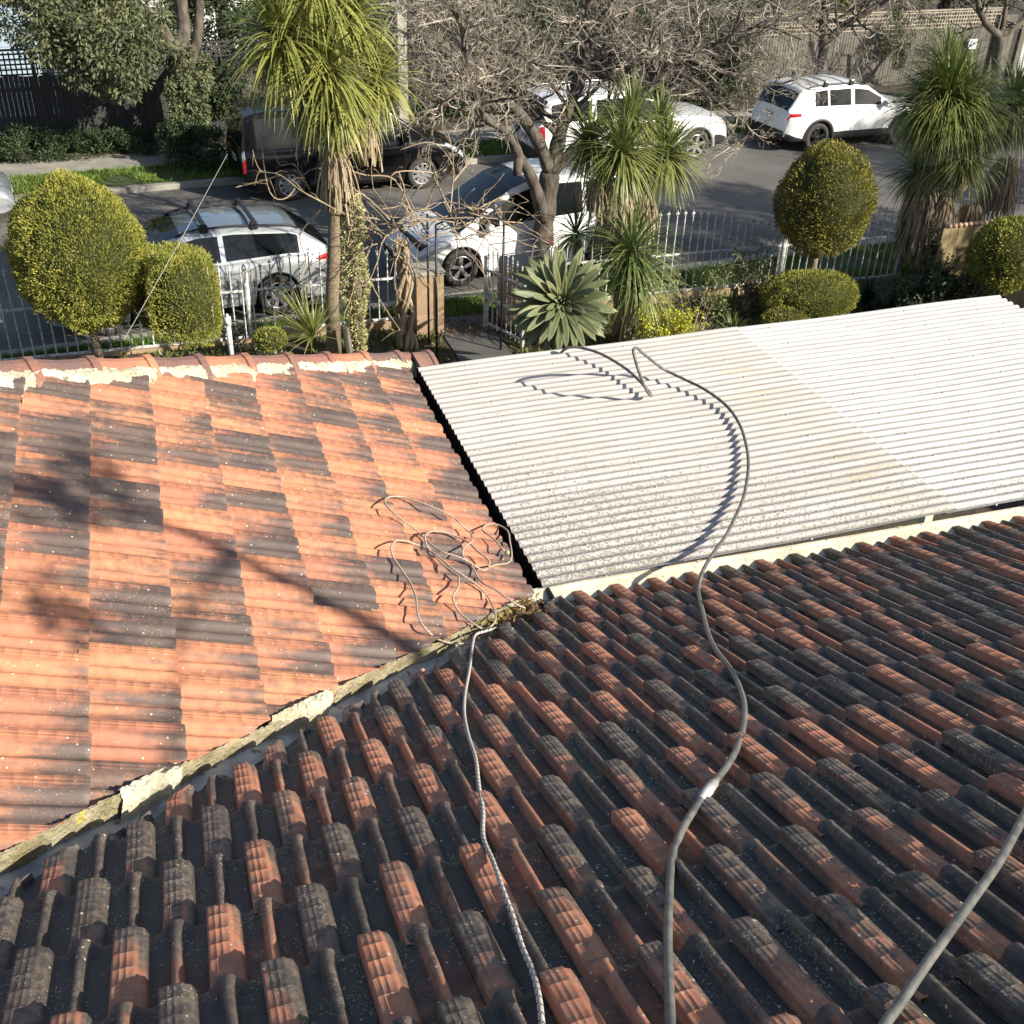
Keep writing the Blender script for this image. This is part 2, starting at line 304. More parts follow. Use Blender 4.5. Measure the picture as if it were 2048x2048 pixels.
def corr_mat(name, c, c2, dirt):
    g = NG(name); a = g.n('ShaderNodeAttribute', attribute_name='tile'); sp = g.n('ShaderNodeSeparateColor'); g.l(a.outputs[0], sp.inputs[0])
    u, v, hgt = sp.outputs[0], sp.outputs[1], sp.outputs[2]            # metres along s, metres along n (from eave), profile height 0..1
    tc = g.n('ShaderNodeTexCoord'); co = tc.outputs['Object']
    mp = g.n('ShaderNodeMapping'); mp.inputs['Rotation'].default_value = (0, 0, -AZ); mp.inputs['Scale'].default_value = (.35, 3, 1); g.l(co, mp.inputs[0])
    base = g.mix(g.rng(g.noise(1.6, mp.outputs[0], 4), .35, .65), c, c2)
    # silt left on the flats, thickest low down near the eave and the gutter
    near = g.rng(v, 0.0, 2.1, 1.0, 0.0); left = g.rng(u, 0.0, 2.2, .7, 0.0)
    spk = g.noise(75, co, 6); mid = g.noise(4, mp.outputs[0], 3)
    lvl = g.math('ADD', g.math('MULTIPLY', near, .17), g.math('MULTIPLY', left, .12))
    lvl = g.math('ADD', lvl, g.math('MULTIPLY', g.math('SUBTRACT', mid, .5), .25)); lvl = g.math('SUBTRACT', lvl, g.math('MULTIPLY', hgt, .05))
    f = g.rng(g.math('ADD', spk, lvl), dirt, dirt + .07)
    colr = g.mix(g.math('MULTIPLY', f, .75), base, (.17, .155, .12))
    # shade line down the pan of every corrugation, painted into the colour
    pan = g.rng(hgt, .0, .40, .75, 0.0)
    colr = g.mix(g.math('MULTIPLY', pan, g.rng(g.noise(5, co, 3), .2, .7, .5, 1.0)), colr, (.20, .18, .155))
    # ochre stain by the lap
    lap = g.rng(g.math('ABSOLUTE', g.math('SUBTRACT', u, 2.28)), .0, .42, 1.0, 0.0)
    st = g.math('MULTIPLY', lap, g.rng(g.noise(5, mp.outputs[0], 4), .47, .66))
    colr = g.mix(g.math('MULTIPLY', st, .55), colr, (.42, .36, .22))
    g.l(colr, g.b.inputs['Base Color']); g.b.inputs['Roughness'].default_value = .42; g.b.inputs['Specular IOR Level'].default_value = .4
    g.bump(spk, .08, .004); return g.m
M_CORL = corr_mat('weathered_white_steel', (.545, .515, .49), (.48, .45, .43), .69)
M_CORR = corr_mat('white_steel', (.62, .61, .585), (.56, .55, .53), .70)
def braid_mat(name, c1, c2, c3, per, k):
    g = NG(name); a = g.n('ShaderNodeAttribute', attribute_name='tile'); sp = g.n('ShaderNodeSeparateColor'); g.l(a.outputs[0], sp.inputs[0])
    ph = g.math('FRACT', g.math('ADD', g.math('MULTIPLY', sp.outputs[2], 1 / per), sp.outputs[1]))
    tc = g.n('ShaderNodeTexCoord')
    b = g.mix(g.noise(60, tc.outputs['Object']), c1, c3)
    f = g.math('LESS_THAN', ph, k); g.l(g.mix(f, b, c2), g.b.inputs['Base Color']); g.b.inputs['Roughness'].default_value = .8
    tri = g.math('ABSOLUTE', g.math('SUBTRACT', g.math('FRACT', g.math('MULTIPLY', ph, 4)), .5)); g.bump(tri, .5, .003); return g.m
M_ROPE = braid_mat('braided_rope', (.66, .62, .56), (.03, .03, .035), (.45, .42, .38), .030, .20)
M_CORD = braid_mat('pale_cord', (.52, .43, .34), (.24, .18, .14), (.38, .31, .25), .02, .18)
# ------------------------------------------------------------------ foliage helpers
def leaf_mesh(name, P, D, Sd, l, wd, m, parent, rnd=None, fold=0.25):
    """kite-shaped leaves: P base points, D direction, Sd side vector, l length, wd width"""
    P = np.asarray(P); n = len(P); l = np.broadcast_to(np.asarray(l, float), (n,))[:, None]; wd = np.broadcast_to(np.asarray(wd, float), (n,))[:, None]
    D = D / (np.linalg.norm(D, axis=1, keepdims=True) + 1e-9); Sd = Sd - D * (Sd * D).sum(1, keepdims=True); Sd = Sd / (np.linalg.norm(Sd, axis=1, keepdims=True) + 1e-9)
    V = np.stack([P, P + D * l * .45 + Sd * wd * .5, P + D * l, P + D * l * .45 - Sd * wd * .5], 1).reshape(-1, 3)
    Fc = np.arange(4 * n).reshape(n, 4)
    r = rnd if rnd is not None else RNG.random(n); A = np.repeat(np.stack([r, r, r], 1), 4, 0)
    return mesh_np(name, V, Fc, m, parent, False, A)
def rdir(n):
    v = RNG.normal(size=(n, 3)); return v / np.linalg.norm(v, axis=1, keepdims=True)
def vnoise(P, f, seed=0):                                 # cheap smooth pseudo noise, -1..1
    rs = np.random.default_rng(seed); out = np.zeros(len(P))
    for k in range(6):
        q = rs.normal(size=3) * f * (1 + k * .35); out += np.sin(P @ q + rs.random() * 6.28) / (1 + k * .3)
    return out / 3.2
def topiary(name, label, loc, rad, hz, mt, stem=None, n=9000, shape='ball', group=None, l=.045, pw=2.0, seed=1, zc=0.0):
    t = thing(name, label, 'topiary' if 'topiary' in name else 'shrub', loc, AZ, group)
    d = rdir(n)
    if pw > 2:                                            # squarish clipped form
        k = (np.abs(d) ** pw).sum(1) ** (1 / pw); d = d / k[:, None]
    kc = max(40, n // 110); cd = rdir(kc); ci = (d / np.linalg.norm(d, axis=1, keepdims=True) @ cd.T).argmax(1); cr = RNG.normal(size=kc); prof = 1 + .07 * vnoise(d, 2.4, seed) + .04 * vnoise(d, 5.0, seed + 3) + (.032 * cr)[ci]; spr = RNG.random(n) < .03; prof = prof + np.where(spr, .08 * RNG.random(n), 0)
    r3 = np.array([rad[0], rad[1], hz]); sh = RNG.random(n) ** .5
    P = d * r3 * (prof * (1 - .16 * (1 - sh)))[:, None]
    if shape == 'cone': P[:, :2] *= (1.02 - .20 * np.clip(P[:, 2:] / hz, -.2, 1) ** 2)
    P[:, 2] += zc
    nd = d / np.linalg.norm(d, axis=1, keepdims=True)
    D = nd * .7 + rdir(n) * .55 + np.array([0, 0, .45]); S = rdir(n)
    cb = RNG.normal(size=kc); bright = np.clip(.48 + (.13 * cr + .16 * cb)[ci] + .12 * vnoise(d, 2.4, seed) + .27 * RNG.normal(size=n), 0, 1)
    leaf_mesh('crown', P, D, S, l * (1 + .5 * RNG.random(n)), l * .42, mt, t, bright)
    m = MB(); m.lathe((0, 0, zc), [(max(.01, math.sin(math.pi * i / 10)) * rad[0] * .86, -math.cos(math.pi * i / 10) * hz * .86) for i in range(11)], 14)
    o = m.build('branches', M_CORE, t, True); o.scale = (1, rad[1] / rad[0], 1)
    if stem:
        m = MB(); m.tube([(0, 0, 0), (.02, 0, stem * .5), (0, 0, stem)], [.075, .06, .05], 8); m.build('trunk', M_DTRUNK, t, True)
    return t
def strap_leaves(C, n, L, wd, up=(0, 0, 1), droop=.9, cone=(5, 130), seg=6, wander=.0):
    """n arching strap leaves from point C; returns verts, faces, attr"""
    up = Vector(up).normalized(); a = up.orthogonal().normalized(); b = up.cross(a); V = []; Fc = []; A = []
    for i in range(n):
        fr = (i + .5) / n; pol = R(cone[0] + (cone[1] - cone[0]) * fr ** .75 + random.uniform(-8, 8)); az = i * 2.39996 + random.uniform(-.25, .25)
        h = (a * math.cos(az) + b * math.sin(az)); d = up * math.cos(pol) + h * math.sin(pol)
        ll = L * random.uniform(.75, 1.08) * (1.0 if fr < .85 else .9); p = Vector(C) + d * .03; st = ll / seg
        side = d.cross(EZ); side = side.normalized() if side.length > .05 else a.copy(); side = (side + Vector([random.uniform(-.3, .3) for _ in range(3)])).normalized()
        rr = min(1, max(0, .25 + .5 * fr + random.uniform(-.25, .25))); b0 = len(V); dr = droop * random.uniform(.6, 1.3)
        for k in range(seg + 1):
            tt = k / seg; wv = wd * (.55 + .9 * tt if tt < .35 else (1 - tt) / .65 * .87 + .02)
            V += [tuple(p + side * wv * .5), tuple(p - side * wv * .5)]; A += [(rr, fr, tt)] * 2
            d = (d + Vector((0, 0, -1)) * dr * st * (.35 + 1.6 * tt) / L * 1.15).normalized(); p = p + d * st
        for k in range(seg): Fc.append((b0 + 2 * k, b0 + 2 * k + 1, b0 + 2 * k + 3, b0 + 2 * k + 2))
    return V, Fc, A
def thatch(C, rad, hh, n, V, Fc, A, lean=0.0):            # dead leaves hanging round a trunk
    for i in range(n):
        an = random.uniform(0, 6.283); r = rad * random.uniform(.45, 1.0); z0 = random.uniform(-.25, .25) * hh
        p = Vector(C) + Vector((math.cos(an) * r * .6, math.sin(an) * r * .6, z0)); L = hh * random.uniform(.35, 1.0); s = Vector((-math.sin(an), math.cos(an), random.uniform(-.3, .3))).normalized() * random.uniform(.006, .014)
        o = Vector((math.cos(an), math.sin(an), 0)); b0 = len(V); d = (o * random.uniform(.2, .7) - EZ).normalized(); rr = random.random()
        for k in range(4):
            V += [tuple(p + s), tuple(p - s)]; A += [(rr, rr, 0)] * 2
            p = p + d * L / 3; d = (d - EZ * .5 - o * .15 + Vector((random.uniform(-.15, .15), random.uniform(-.15, .15), 0))).normalized()
        for k in range(3): Fc.append((b0 + 2 * k, b0 + 2 * k + 1, b0 + 2 * k + 3, b0 + 2 * k + 2))
def cabbage_tree(label, base, trunks, heads, mleaf, skirts, group='cabbage trees along the front fence', name='cabbage_tree'):
    """heads: (world point, n, length, width, up) ; trunks: polylines with radii ; skirts: (world point, radius, drop, n)"""
    t = thing(name, label, 'cabbage tree', base, 0, group); B = Vector(base)
    if trunks:
        m = MB()
        for pts, rad in trunks: m.tube([Vector(p) - B for p in pts], rad, 9)
        m.build('trunk', M_DTRUNK, t, True)
    for C, n, L, wd, up in heads:
        V, Fc, A = strap_leaves(Vector(C) - B, n, L, wd, up, 1.0 if n > 500 else .95, (5, 150 if n > 500 else 132)); mesh_np('leaf_head', V, np.array(Fc), mleaf, t, False, A)
    V, Fc, A = [], [], []
    for C, rd, hh, n in skirts: thatch(Vector(C) - B, rd, hh, n, V, Fc, A)
    if V: mesh_np('dead_leaf_skirt', V, np.array(Fc), M_THATCH, t, False, A)
    return t
def grow(mb, twigs, p, d, L, r, lev, spec, rs, up=.05, flat=0.0, keep=None):
    """crooked branching; spec[lev] = (segments, jitter, children, length ratio, spread)"""
    seg, jit, nc, lr, spr = spec[lev]; pts = [p.copy()]; ds = [d.copy()]; st = L / seg; q = p.copy(); dd = d.copy()
    for i in range(seg):
        dd = (dd + Vector((rs.gauss(0, jit), rs.gauss(0, jit), rs.gauss(0, jit) + up))).normalized(); q = q + dd * st; pts.append(q.copy()); ds.append(dd.copy())
    last = lev == len(spec) - 1
    r1 = r * (.35 if last else .55); tgt = twigs if r < .02 else mb
    tgt.tube(pts, [r + (r1 - r) * i / seg for i in range(seg + 1)], 3 if r < .012 else (5 if r < .05 else 8), False)
    if last: return
    for k in range(nc):
        f = (k + .6 + rs.uniform(-.3, .3)) / nc; f = min(1, .25 + .75 * f); i = min(seg, max(1, round(f * seg)))
        ax = Vector((rs.gauss(0, 1), rs.gauss(0, 1), rs.gauss(0, 1))).normalized(); nd = (ds[i] + ax * spr).normalized(); nd.z *= (1 - flat); nd.normalize()
        if keep and not keep(pts[i]): continue
        grow(mb, twigs, pts[i], nd, L * lr * rs.uniform(.7, 1.2), max(.0035, (r + (r1 - r) * i / seg) * rs.uniform(.5, .72)), lev + 1, spec, rs, up, flat, keep)
# ================================================================== the setting
GZ = 0.15                                                  # garden level
def sheet(name, pts, z, m, sub=0):
    o = mesh_np(name, [(p.x, p.y, z) for p in pts], [tuple(range(len(pts)))], m); return struct(o)
sheet('ground', [Vector((-300, -200, 0)), Vector((300, -200, 0)), Vector((300, 400, 0)), Vector((-300, 400, 0))], -.06, M_DIRT)
sheet('road', [U(-60, 17.00), U(120, 17.00), U(120, 25.15), U(-60, 25.15)], 0, M_ASPH)
def slab(name, a, b, c, d, z0, z1, m):
    V = [(*a.xy, z0), (*b.xy, z0), (*c.xy, z0), (*d.xy, z0), (*a.xy, z1), (*b.xy, z1), (*c.xy, z1), (*d.xy, z1)]
    return struct(mesh_np(name, V, [(0, 3, 2, 1), (4, 5, 6, 7), (0, 1, 5, 4), (1, 2, 6, 5), (2, 3, 7, 6), (3, 0, 4, 7)], m))
slab('kerb_near', U(-60, 16.83), U(120, 16.83), U(120, 17.00), U(-60, 17.00), -.05, .12, M_CONC)
slab('channel_near', U(-60, 17.00), U(120, 17.00), U(120, 17.35), U(-60, 17.35), -.05, .008, M_CONC)
slab('kerb_far', U(-60, 25.15), U(120, 25.15), U(120, 25.32), U(-60, 25.32), -.05, .12, M_CONC)
slab('verge_near', W(-40, 16.45), W(60, 16.45), U(60, 16.83), U(-40, 16.83), -.05, .10, M_GRASSG)
slab('verge_far', U(-60, 25.32), U(120, 25.32), U(120, 26.75), U(-60, 26.75), -.05, .11, M_GRASSG)
slab('footpath_far', U(-60, 26.75), U(120, 26.75), U(120, 28.0), U(-60, 28.0), -.05, .12, M_CONC)
slab('bed_far', U(-60, 28.0), U(120, 28.0), U(120, 60), U(-60, 60), -.05, .13, M_DIRT)
slab('garden', W(-40, -10), W(60, -10), W(60, 16.45), W(-40, 16.45), -.05, GZ, M_DIRT)
PC0, PC1 = at(885, 640, 15.9), at(972, 640, 15.9)
ps = PC0.dot(ES), PC1.dot(ES)
slab('garden_path', W(ps[0] - .02, 7.4), W(ps[1] + .1, 7.4), W(ps[1] + .1, 16.46), W(ps[0] - .02, 16.46), .10, GZ + .02, M_CONCD)
slab('driveway', U(17.6, 14.6), U(23, 14.6), U(23, 16.85), U(17.6, 16.85), .05, .125, M_CONC)
# ================================================================== house
PA, PB = R(25.6), R(21.8); DA_, DB_ = 1.33, 2.66
nA = EN * math.sin(PA) + EZ * math.cos(PA); dA = EN * math.cos(PA) - EZ * math.sin(PA)
nB = ES * math.sin(PB) + EZ * math.cos(PB); dB = ES * math.cos(PB) - EZ * math.sin(PB)
def onA(s, t, h=0.0): return CP + ES * s + dA * t - nA * (DA_ - h)
def onB(n, t, h=0.0): return CP + EN * n + dB * t - nB * (DB_ - h)
vd = nA.cross(nB).normalized(); vd = vd if vd.z > 0 else -vd              # valley direction, uphill
# a point on the valley
_M = np.array([list(nA), list(nB), list(EN)]); v0 = Vector(np.linalg.solve(_M, np.array([-DA_, -DB_, 4.0]))) + CP
eA = nA.cross(vd).normalized(); eA = eA if eA.dot(ES) > 0 else -eA
eB = nB.cross(vd).normalized(); eB = eB if eB.dot(EN) > 0 else -eB
zB = lambda s: H + (-DB_ - math.sin(PB) * s) / math.cos(PB)
HP1 = W(1.66, 7.47); HP1.z = zB(1.66); HP2 = W(-3.2, 4.03); HP2.z = zB(-3.2); hv = (HP1 - HP2).normalized()
eH = nB.cross(hv).normalized(); eH = eH if eH.dot(EN) < 0 else -eH
_b = []
for b in (.12, .30, .48, .66, .84): _b += [b - .012, b - .004, b + .004, b + .012]
VR = np.array([-.10, .04] + _b + [.91, .955, .985, 1.0])
PROF_A = ([0, .012, .016, .024, .255, .275, .335, .375, .41, .60, .625, .645, .705, .725, .755, .985, 1.0], [-.018, -.018, .032, .039, .039, .034, .028, .011, .0, .0, .021, .030, .030, .021, .0, .0, -.018])
PROF_B = ([0, .012, .018, .03, .27, .34, .42, .48, .54, .60, .66, .72, .79, .985, 1.0], [-.012, -.012, .022, .028, .028, .026, .011, .001, .001, .012, .020, .012, .001, .001, -.012])
UC_A = np.array([0, .010, .012, .016, .024, .05, .095, .103, .113, .121, .162, .170, .180, .188, .23, .255, .275, .31, .335, .375, .41, .47, .53, .555, .58, .60, .625, .645, .675, .705, .725, .755, .79, .87, .985, 1.0])
UC_B = np.array([0, .010, .018, .03, .05, .08, .088, .10, .112, .12, .155, .163, .175, .187, .195, .23, .26, .30, .34, .38, .42, .46, .50, .54, .575, .60, .625, .66, .695, .72, .75, .79, .84, .90, .96, 1.0])
def th(u, v, A):
    pr = PROF_A if A else PROF_B; h = np.interp(u, *pr)
    if A: g = np.interp(u, [.095, .103, .113, .121], [0, 1, 1, 0]) + np.interp(u, [.162, .170, .180, .188], [0, 1, 1, 0]); h = h + g * .0012
    else: g = np.interp(u, [.08, .088, .10, .112, .12], [0, 1, 1, 1, 0]) + np.interp(u, [.155, .163, .175, .187, .195], [0, 1, 1, 1, 0]); h = h + g * .0012
    top = pr[1][4] if A else .0175
    fl = np.clip((v - .80) / .2, 0, 1) ** 1.4                            # the centre roll flares into the nose
    h = np.maximum(h, fl * (.030 if A else .0175) * np.clip(1 - (np.abs(u - .665) / .155) ** 3, 0, 1))
    for b in (.12, .30, .48, .66, .84):
        m = (np.abs(v - b) < .006) & (u > .03) & (u < .252); h = h + m * (.0016 if A else .0014)
    h = h - np.clip((v - .95) / .05, 0, 1) ** 2 * .004                    # eased nose
    hole = np.clip(1 - np.abs(u - .50) / .06, 0, 1) * np.clip(1 - np.abs(v - .05) / .06, 0, 1); return h - hole * .022
NV = len(VR) + 2
def template(UC, A, tilt):
    uu, vv = np.meshgrid(UC, np.append(VR, [1.0, 1.004])); hh = th(uu, vv, A); crest = np.clip(hh / .024, 0, 1) ** 2; crest = np.where((np.abs(uu - .50) < .03) & (np.abs(vv - .04) < .02) & (not A), -1.6, crest); hh = hh + tilt * vv; hh[-1, :] = -.006; hh[-2] = hh[-3]
    NU = len(UC); ii = (np.arange(NV - 1)[:, None] * NU + np.arange(NU - 1)[None]).ravel()
    ii = np.array([i for i in ii if (i // NU) != NV - 3])                 # keep the nose crisp: no shared edge between top and front
    return uu, vv, hh, crest, np.stack([ii, ii + NU, ii + NU + 1, ii + 1], 1)
def tile_field(name, parent, m, P0, eu, ed, nr, noses, gauge, wd, joint, j0, u_rng, clips, A_, rs, skew=0.0, tsk=0.0):
    uu, vv, hh, crest, TF = template(UC_A if A_ else UC_B, A_, .034 if A_ else .028)
    g = np.random.default_rng(rs); Vs, Fs, As = [], [], []; off = 0
    P0, eu, ed, nr = (np.array(list(q)) for q in (P0, eu, ed, nr)); base = np.stack([uu.ravel() * wd, (vv.ravel() - 1) * gauge, hh.ravel()], 1)
    cl = [(np.array(list(p)), np.array(list(e)), d) for p, e, d in clips]
    for k in noses:
        t = joint[1] + gauge * k; sh = joint[0] + (wd / 2 if (k - j0) % 2 else 0)
        for c in range(int(math.floor((u_rng[0] - sh) / wd)), int(math.ceil((u_rng[1] - sh) / wd))):
            r = g.random(); x0 = sh + c * wd + g.normal() * .0012
            loc = base.copy(); rz_ = g.normal() * .007; loc[:, 0] -= loc[:, 1] * rz_ ; loc[:, 1] += (loc[:, 0] - wd / 2) * rz_; loc[:, 2] += g.normal() * .0016 + loc[:, 0] / wd * g.normal() * .0016; loc[:, 1] += g.normal() * .0032
            P = P0 + np.outer(x0 + loc[:, 0] + skew * (t + loc[:, 1] - .9), eu) + np.outer(t + loc[:, 1] + tsk * (x0 + loc[:, 0] - 4.0), ed) + np.outer(loc[:, 2], nr)
            out = np.zeros(len(P), bool); dead = False
            for p, e, d in cl:
                q = (P - p) @ e - d
                if q.max() < 0: dead = True; break
                if q.min() < 0:
                    o = q < 0; out |= o; P[o] -= np.outer(q[o] + g.normal() * .0, e)
            if dead: continue
            F_ = TF
            if out.any(): F_ = TF[~out[TF].all(1)]
            Vs.append(P); Fs.append(F_ + off); off += len(P)
            As.append(np.stack([np.full(len(P), r), uu.ravel(), vv.ravel(), crest.ravel()], 1))
    return mesh_np(name, np.concatenate(Vs), np.concatenate(Fs), m, parent, not A_, np.concatenate(As))
house = thing('house', 'house with old terracotta tiles on two roof slopes meeting at a valley', 'house')
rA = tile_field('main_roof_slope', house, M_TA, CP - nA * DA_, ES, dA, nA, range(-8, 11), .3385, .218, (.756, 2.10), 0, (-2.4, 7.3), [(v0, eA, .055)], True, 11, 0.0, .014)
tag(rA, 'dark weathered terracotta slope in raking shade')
rB = tile_field('side_roof_slope', house, M_TB, CP - nB * DB_, -EN, dB, nB, range(-9, 9), .3207, .210, (-4.972, .251), 2, (-7.6, -.4), [(v0, eB, .10), (HP1, eH, .02)], False, 23, .05)
tag(rB, 'sunlit orange and smoke-brown terracotta slope')
def front_slope():
    nC = EN * math.sin(PB) + EZ * math.cos(PB); a = HP1.copy(); b = HP2.copy(); c = b - ES * 5; e = a - ES * 9.9 + EN * .02
    V = [a, b, c, e]; V = [v - EZ * .02 for v in V]; A = [(.5, .5, .5)] * 4
    o = mesh_np('front_roof_slope', V, [(0, 1, 2, 3)], M_TB, house, False, A)
    # backs of both roofs
    r0 = onA(-8, -.95); r1 = onA(7.3, -.95); g0 = r0 - EN * 4 - EZ * 1.8; g1 = r1 - EN * 4 - EZ * 1.8
    mesh_np('back_roof_slope', [r0, r1, g1, g0], [(0, 1, 2, 3)], M_TA, house, False, A)
    a = onB(4.03, -3.0); b = onB(-1.6, -3.0); mesh_np('far_side_roof_slope', [a, b, b - ES * 4 - EZ * 1.6, a - ES * 4 - EZ * 1.6], [(0, 1, 2, 3)], M_TB, house, False, A)
front_slope()
# valley tray
def valley():
    V = []; Fc = []; prof = [(-.24, 'B'), (-.10, 'B'), (-.025, 'B'), (0, 'V'), (.025, 'A'), (.10, 'A'), (.24, 'A')]; N_ = 60
    for i in range(N_ + 1):
        p = v0 + vd * (-.44 + 5.9 * i / N_)
        for q, w_ in prof:
            if w_ == 'V': c = p - EZ * .062
            elif w_ == 'A': c = p + eA * q - nA * .050
            else: c = p - eB * q - nB * .050
            V.append(c + EZ * .003 * math.sin(i * 1.7 + q * 30))
    k = len(prof)
    for i in range(N_):
        for j in range(k - 1): a = i * k + j; Fc.append((a, a + 1, a + k + 1, a + k))
    mesh_np('valley_flashing', V, Fc, M_ZINC, house, True)
valley()
def rough_strip(name, p, d, L, e, nr, wf, hf, m, seed, parent, step=.012, rows=7, base=0.0, drop=.02):
    """irregular mortar bed: starts on line p+d*x, spreads along e by wf(x), height hf"""
    N_ = int(L / step); rs = np.random.default_rng(seed); V = []; Fc = []
    nz = np.cumsum(rs.normal(size=N_ + 1) * .25); kw = min(25, N_); nz -= np.convolve(nz, np.ones(kw) / kw, 'same')[:N_ + 1]; nz2 = rs.normal(size=(N_ + 1, rows))
    for i in range(N_ + 1):
        x = i * step; wv = max(.008, wf(x) * (1 + .55 * nz[i] * .6))
        for j in range(rows):
            f = j / (rows - 1); h = hf(x) * (1 - f ** 3) + nz2[i, j] * .0035 - (drop if j == rows - 1 else 0) + base
            V.append(p + d * (x + rs.normal() * .003) + e * (wv * f) + nr * h)
    for i in range(N_):
        for j in range(rows - 1): a = i * rows + j; Fc.append((a, a + 1, a + rows + 1, a + rows))
    return mesh_np(name, V, Fc, m, parent, False)
pv = v0 + eB * .108 - vd * .38
mm = rough_strip('valley_mortar', pv, vd, 5.2, -eB, nB, lambda x: .014 + .008 * math.sin(x * 3.1) + .006 * math.sin(x * 11), lambda x: .034 + .012 * math.sin(x * 5 + 1), M_MORTM, 5, house, drop=.045)
for k, (x0, L) in enumerate([(1.55, .34), (2.35, .26), (3.3, .9)]):
    rough_strip('mortar_patch', v0 + eB * .115 + vd * (x0 - .38), vd, L, -eB, nB, lambda x: .045 + .012 * math.sin(x * 12), lambda x: .044 + .01 * math.sin(x * 9), M_MORT, 50 + k, house, drop=.06)
# hip: mortar bed and capping tiles
HL = (HP1 - HP2).length
rough_strip('hip_mortar', HP2 + eH * .06, hv, HL - .02, eH, nB, lambda x: .092 + .03 * math.sin(x * 17) + .02 * math.sin(x * 7.3), lambda x: .066 + .006 * math.sin(x * 20), M_MORT, 8, house, base=.0)
def hip_caps():
    up = (nB - hv * nB.dot(hv)).normalized(); sd = hv.cross(up).normalized(); L = .372; n = int(HL / L) + 1
    cols = [M_CAPD, M_CAPO, M_CAPD, M_CAPO, M_CAP, M_CAP, M_CAPO, M_CAP, M_CAPD]
    up2 = (EZ - hv * EZ.dot(hv)).normalized(); sd2 = hv.cross(up2).normalized()
    for i in range(n):
        x0 = HL - .09 - L * (n - i) + .37; m = MB(); V = []; ks = [(0, 0.0), (.05, -.004), (.14, -.010), (.24, -.007), (L - .060, 0), (L - .057, .018), (L - .008, .020), (L, .010), (L + .004, -.02)]
        sec = [(-1.12, -.22), (-1.09, -.12), (-1.04, .0), (-.80, .30), (-.56, .56), (-.30, .78), (0, .88), (.30, .78), (.56, .56), (.80, .30), (1.04, .0), (1.09, -.12), (1.12, -.22)]
        for x, dr in ks:
            for q_, z_ in sec: rr = .112 + dr; V.append(HP2 + hv * (x0 + x) + sd2 * q_ * rr + up2 * (z_ * rr * .86 + .006))
        for a in range(len(ks) - 1):
            for j in range(12): q = a * 13 + j; m.f.append((q, q + 1, q + 14, q + 13))
        m.v = [tuple(v) for v in V]; m.a = [(0, 0, 0)] * len(V)
        o = m.build('hip_cap', cols[(i - n) % len(cols)], house, False)
hip_caps()
# gutters
def extrude(name, prof, p, d, L, e, m, parent, th_=.003, n=1):
    """open profile [(along e, z)] swept along d"""
    V, Fc = [], []
    for i in range(n + 1):
        for a, z_ in prof: V.append(p + d * (L * i / n) + e * a + EZ * z_)
    k = len(prof)
    for i in range(n):
        for j in range(k - 1): q = i * k + j; Fc.append((q, q + 1, q + k + 1, q + k))
    o = mesh_np(name, V, Fc, m, parent, False); s = o.modifiers.new('solid', 'SOLIDIFY'); s.thickness = th_; return o
zg = H - 3.50
extrude('black_gutter', [(-.09, .02), (-.09, -.11), (-.075, -.125), (.045, -.125), (.06, -.11), (.06, .035), (.075, .042), (.078, .034)], W(1.655, 4.30, zg), EN, 3.22, ES, M_BLACK, house)
for n_ in (7.535, 4.29): m = MB(); m.box(W(1.655 - .015, n_, zg - .04), (.15, .02, .15), (ES, EN, EZ)); m.build('gutter_end', M_BLACK, house)
extrude('cream_gutter', [(-.10, -.08), (-.04, -.035), (.0, -.005), (.072, .018), (.075, .030), (.086, .032), (.090, .02), (.090, -.02)], W(1.60, 4.325, zg + .002), ES, 5.8, EN, M_CREAM, house)
for s_ in (2.62, 3.92, 5.16): m = MB(); m.box(W(s_, 4.325 + .082, zg + .036), (.03, .018, .006), (ES, EN, EZ)); m.build('gutter_joint', M_CREAM, house)
m = MB()
m.box(W(2.4, -1.3, 1.75), (9.2, 10.6, 3.4), (ES, EN, EZ)); m.build('main_wall', M_WALL, house)
m = MB(); m.box(W(-3.2, 5.6, 1.7), (8.8, 2.9, 3.3), (ES, EN, EZ)); m.build('side_wall', M_WALL, house)
m = MB(); m.box(W(1.5, 5.9, zg - .08), (.025, 3.2, .16), (ES, EN, EZ)); m.box(W(4.5, 4.24, zg - .07), (5.8, .025, .16), (ES, EN, EZ)); m.build('fascia', M_CREAM, house)
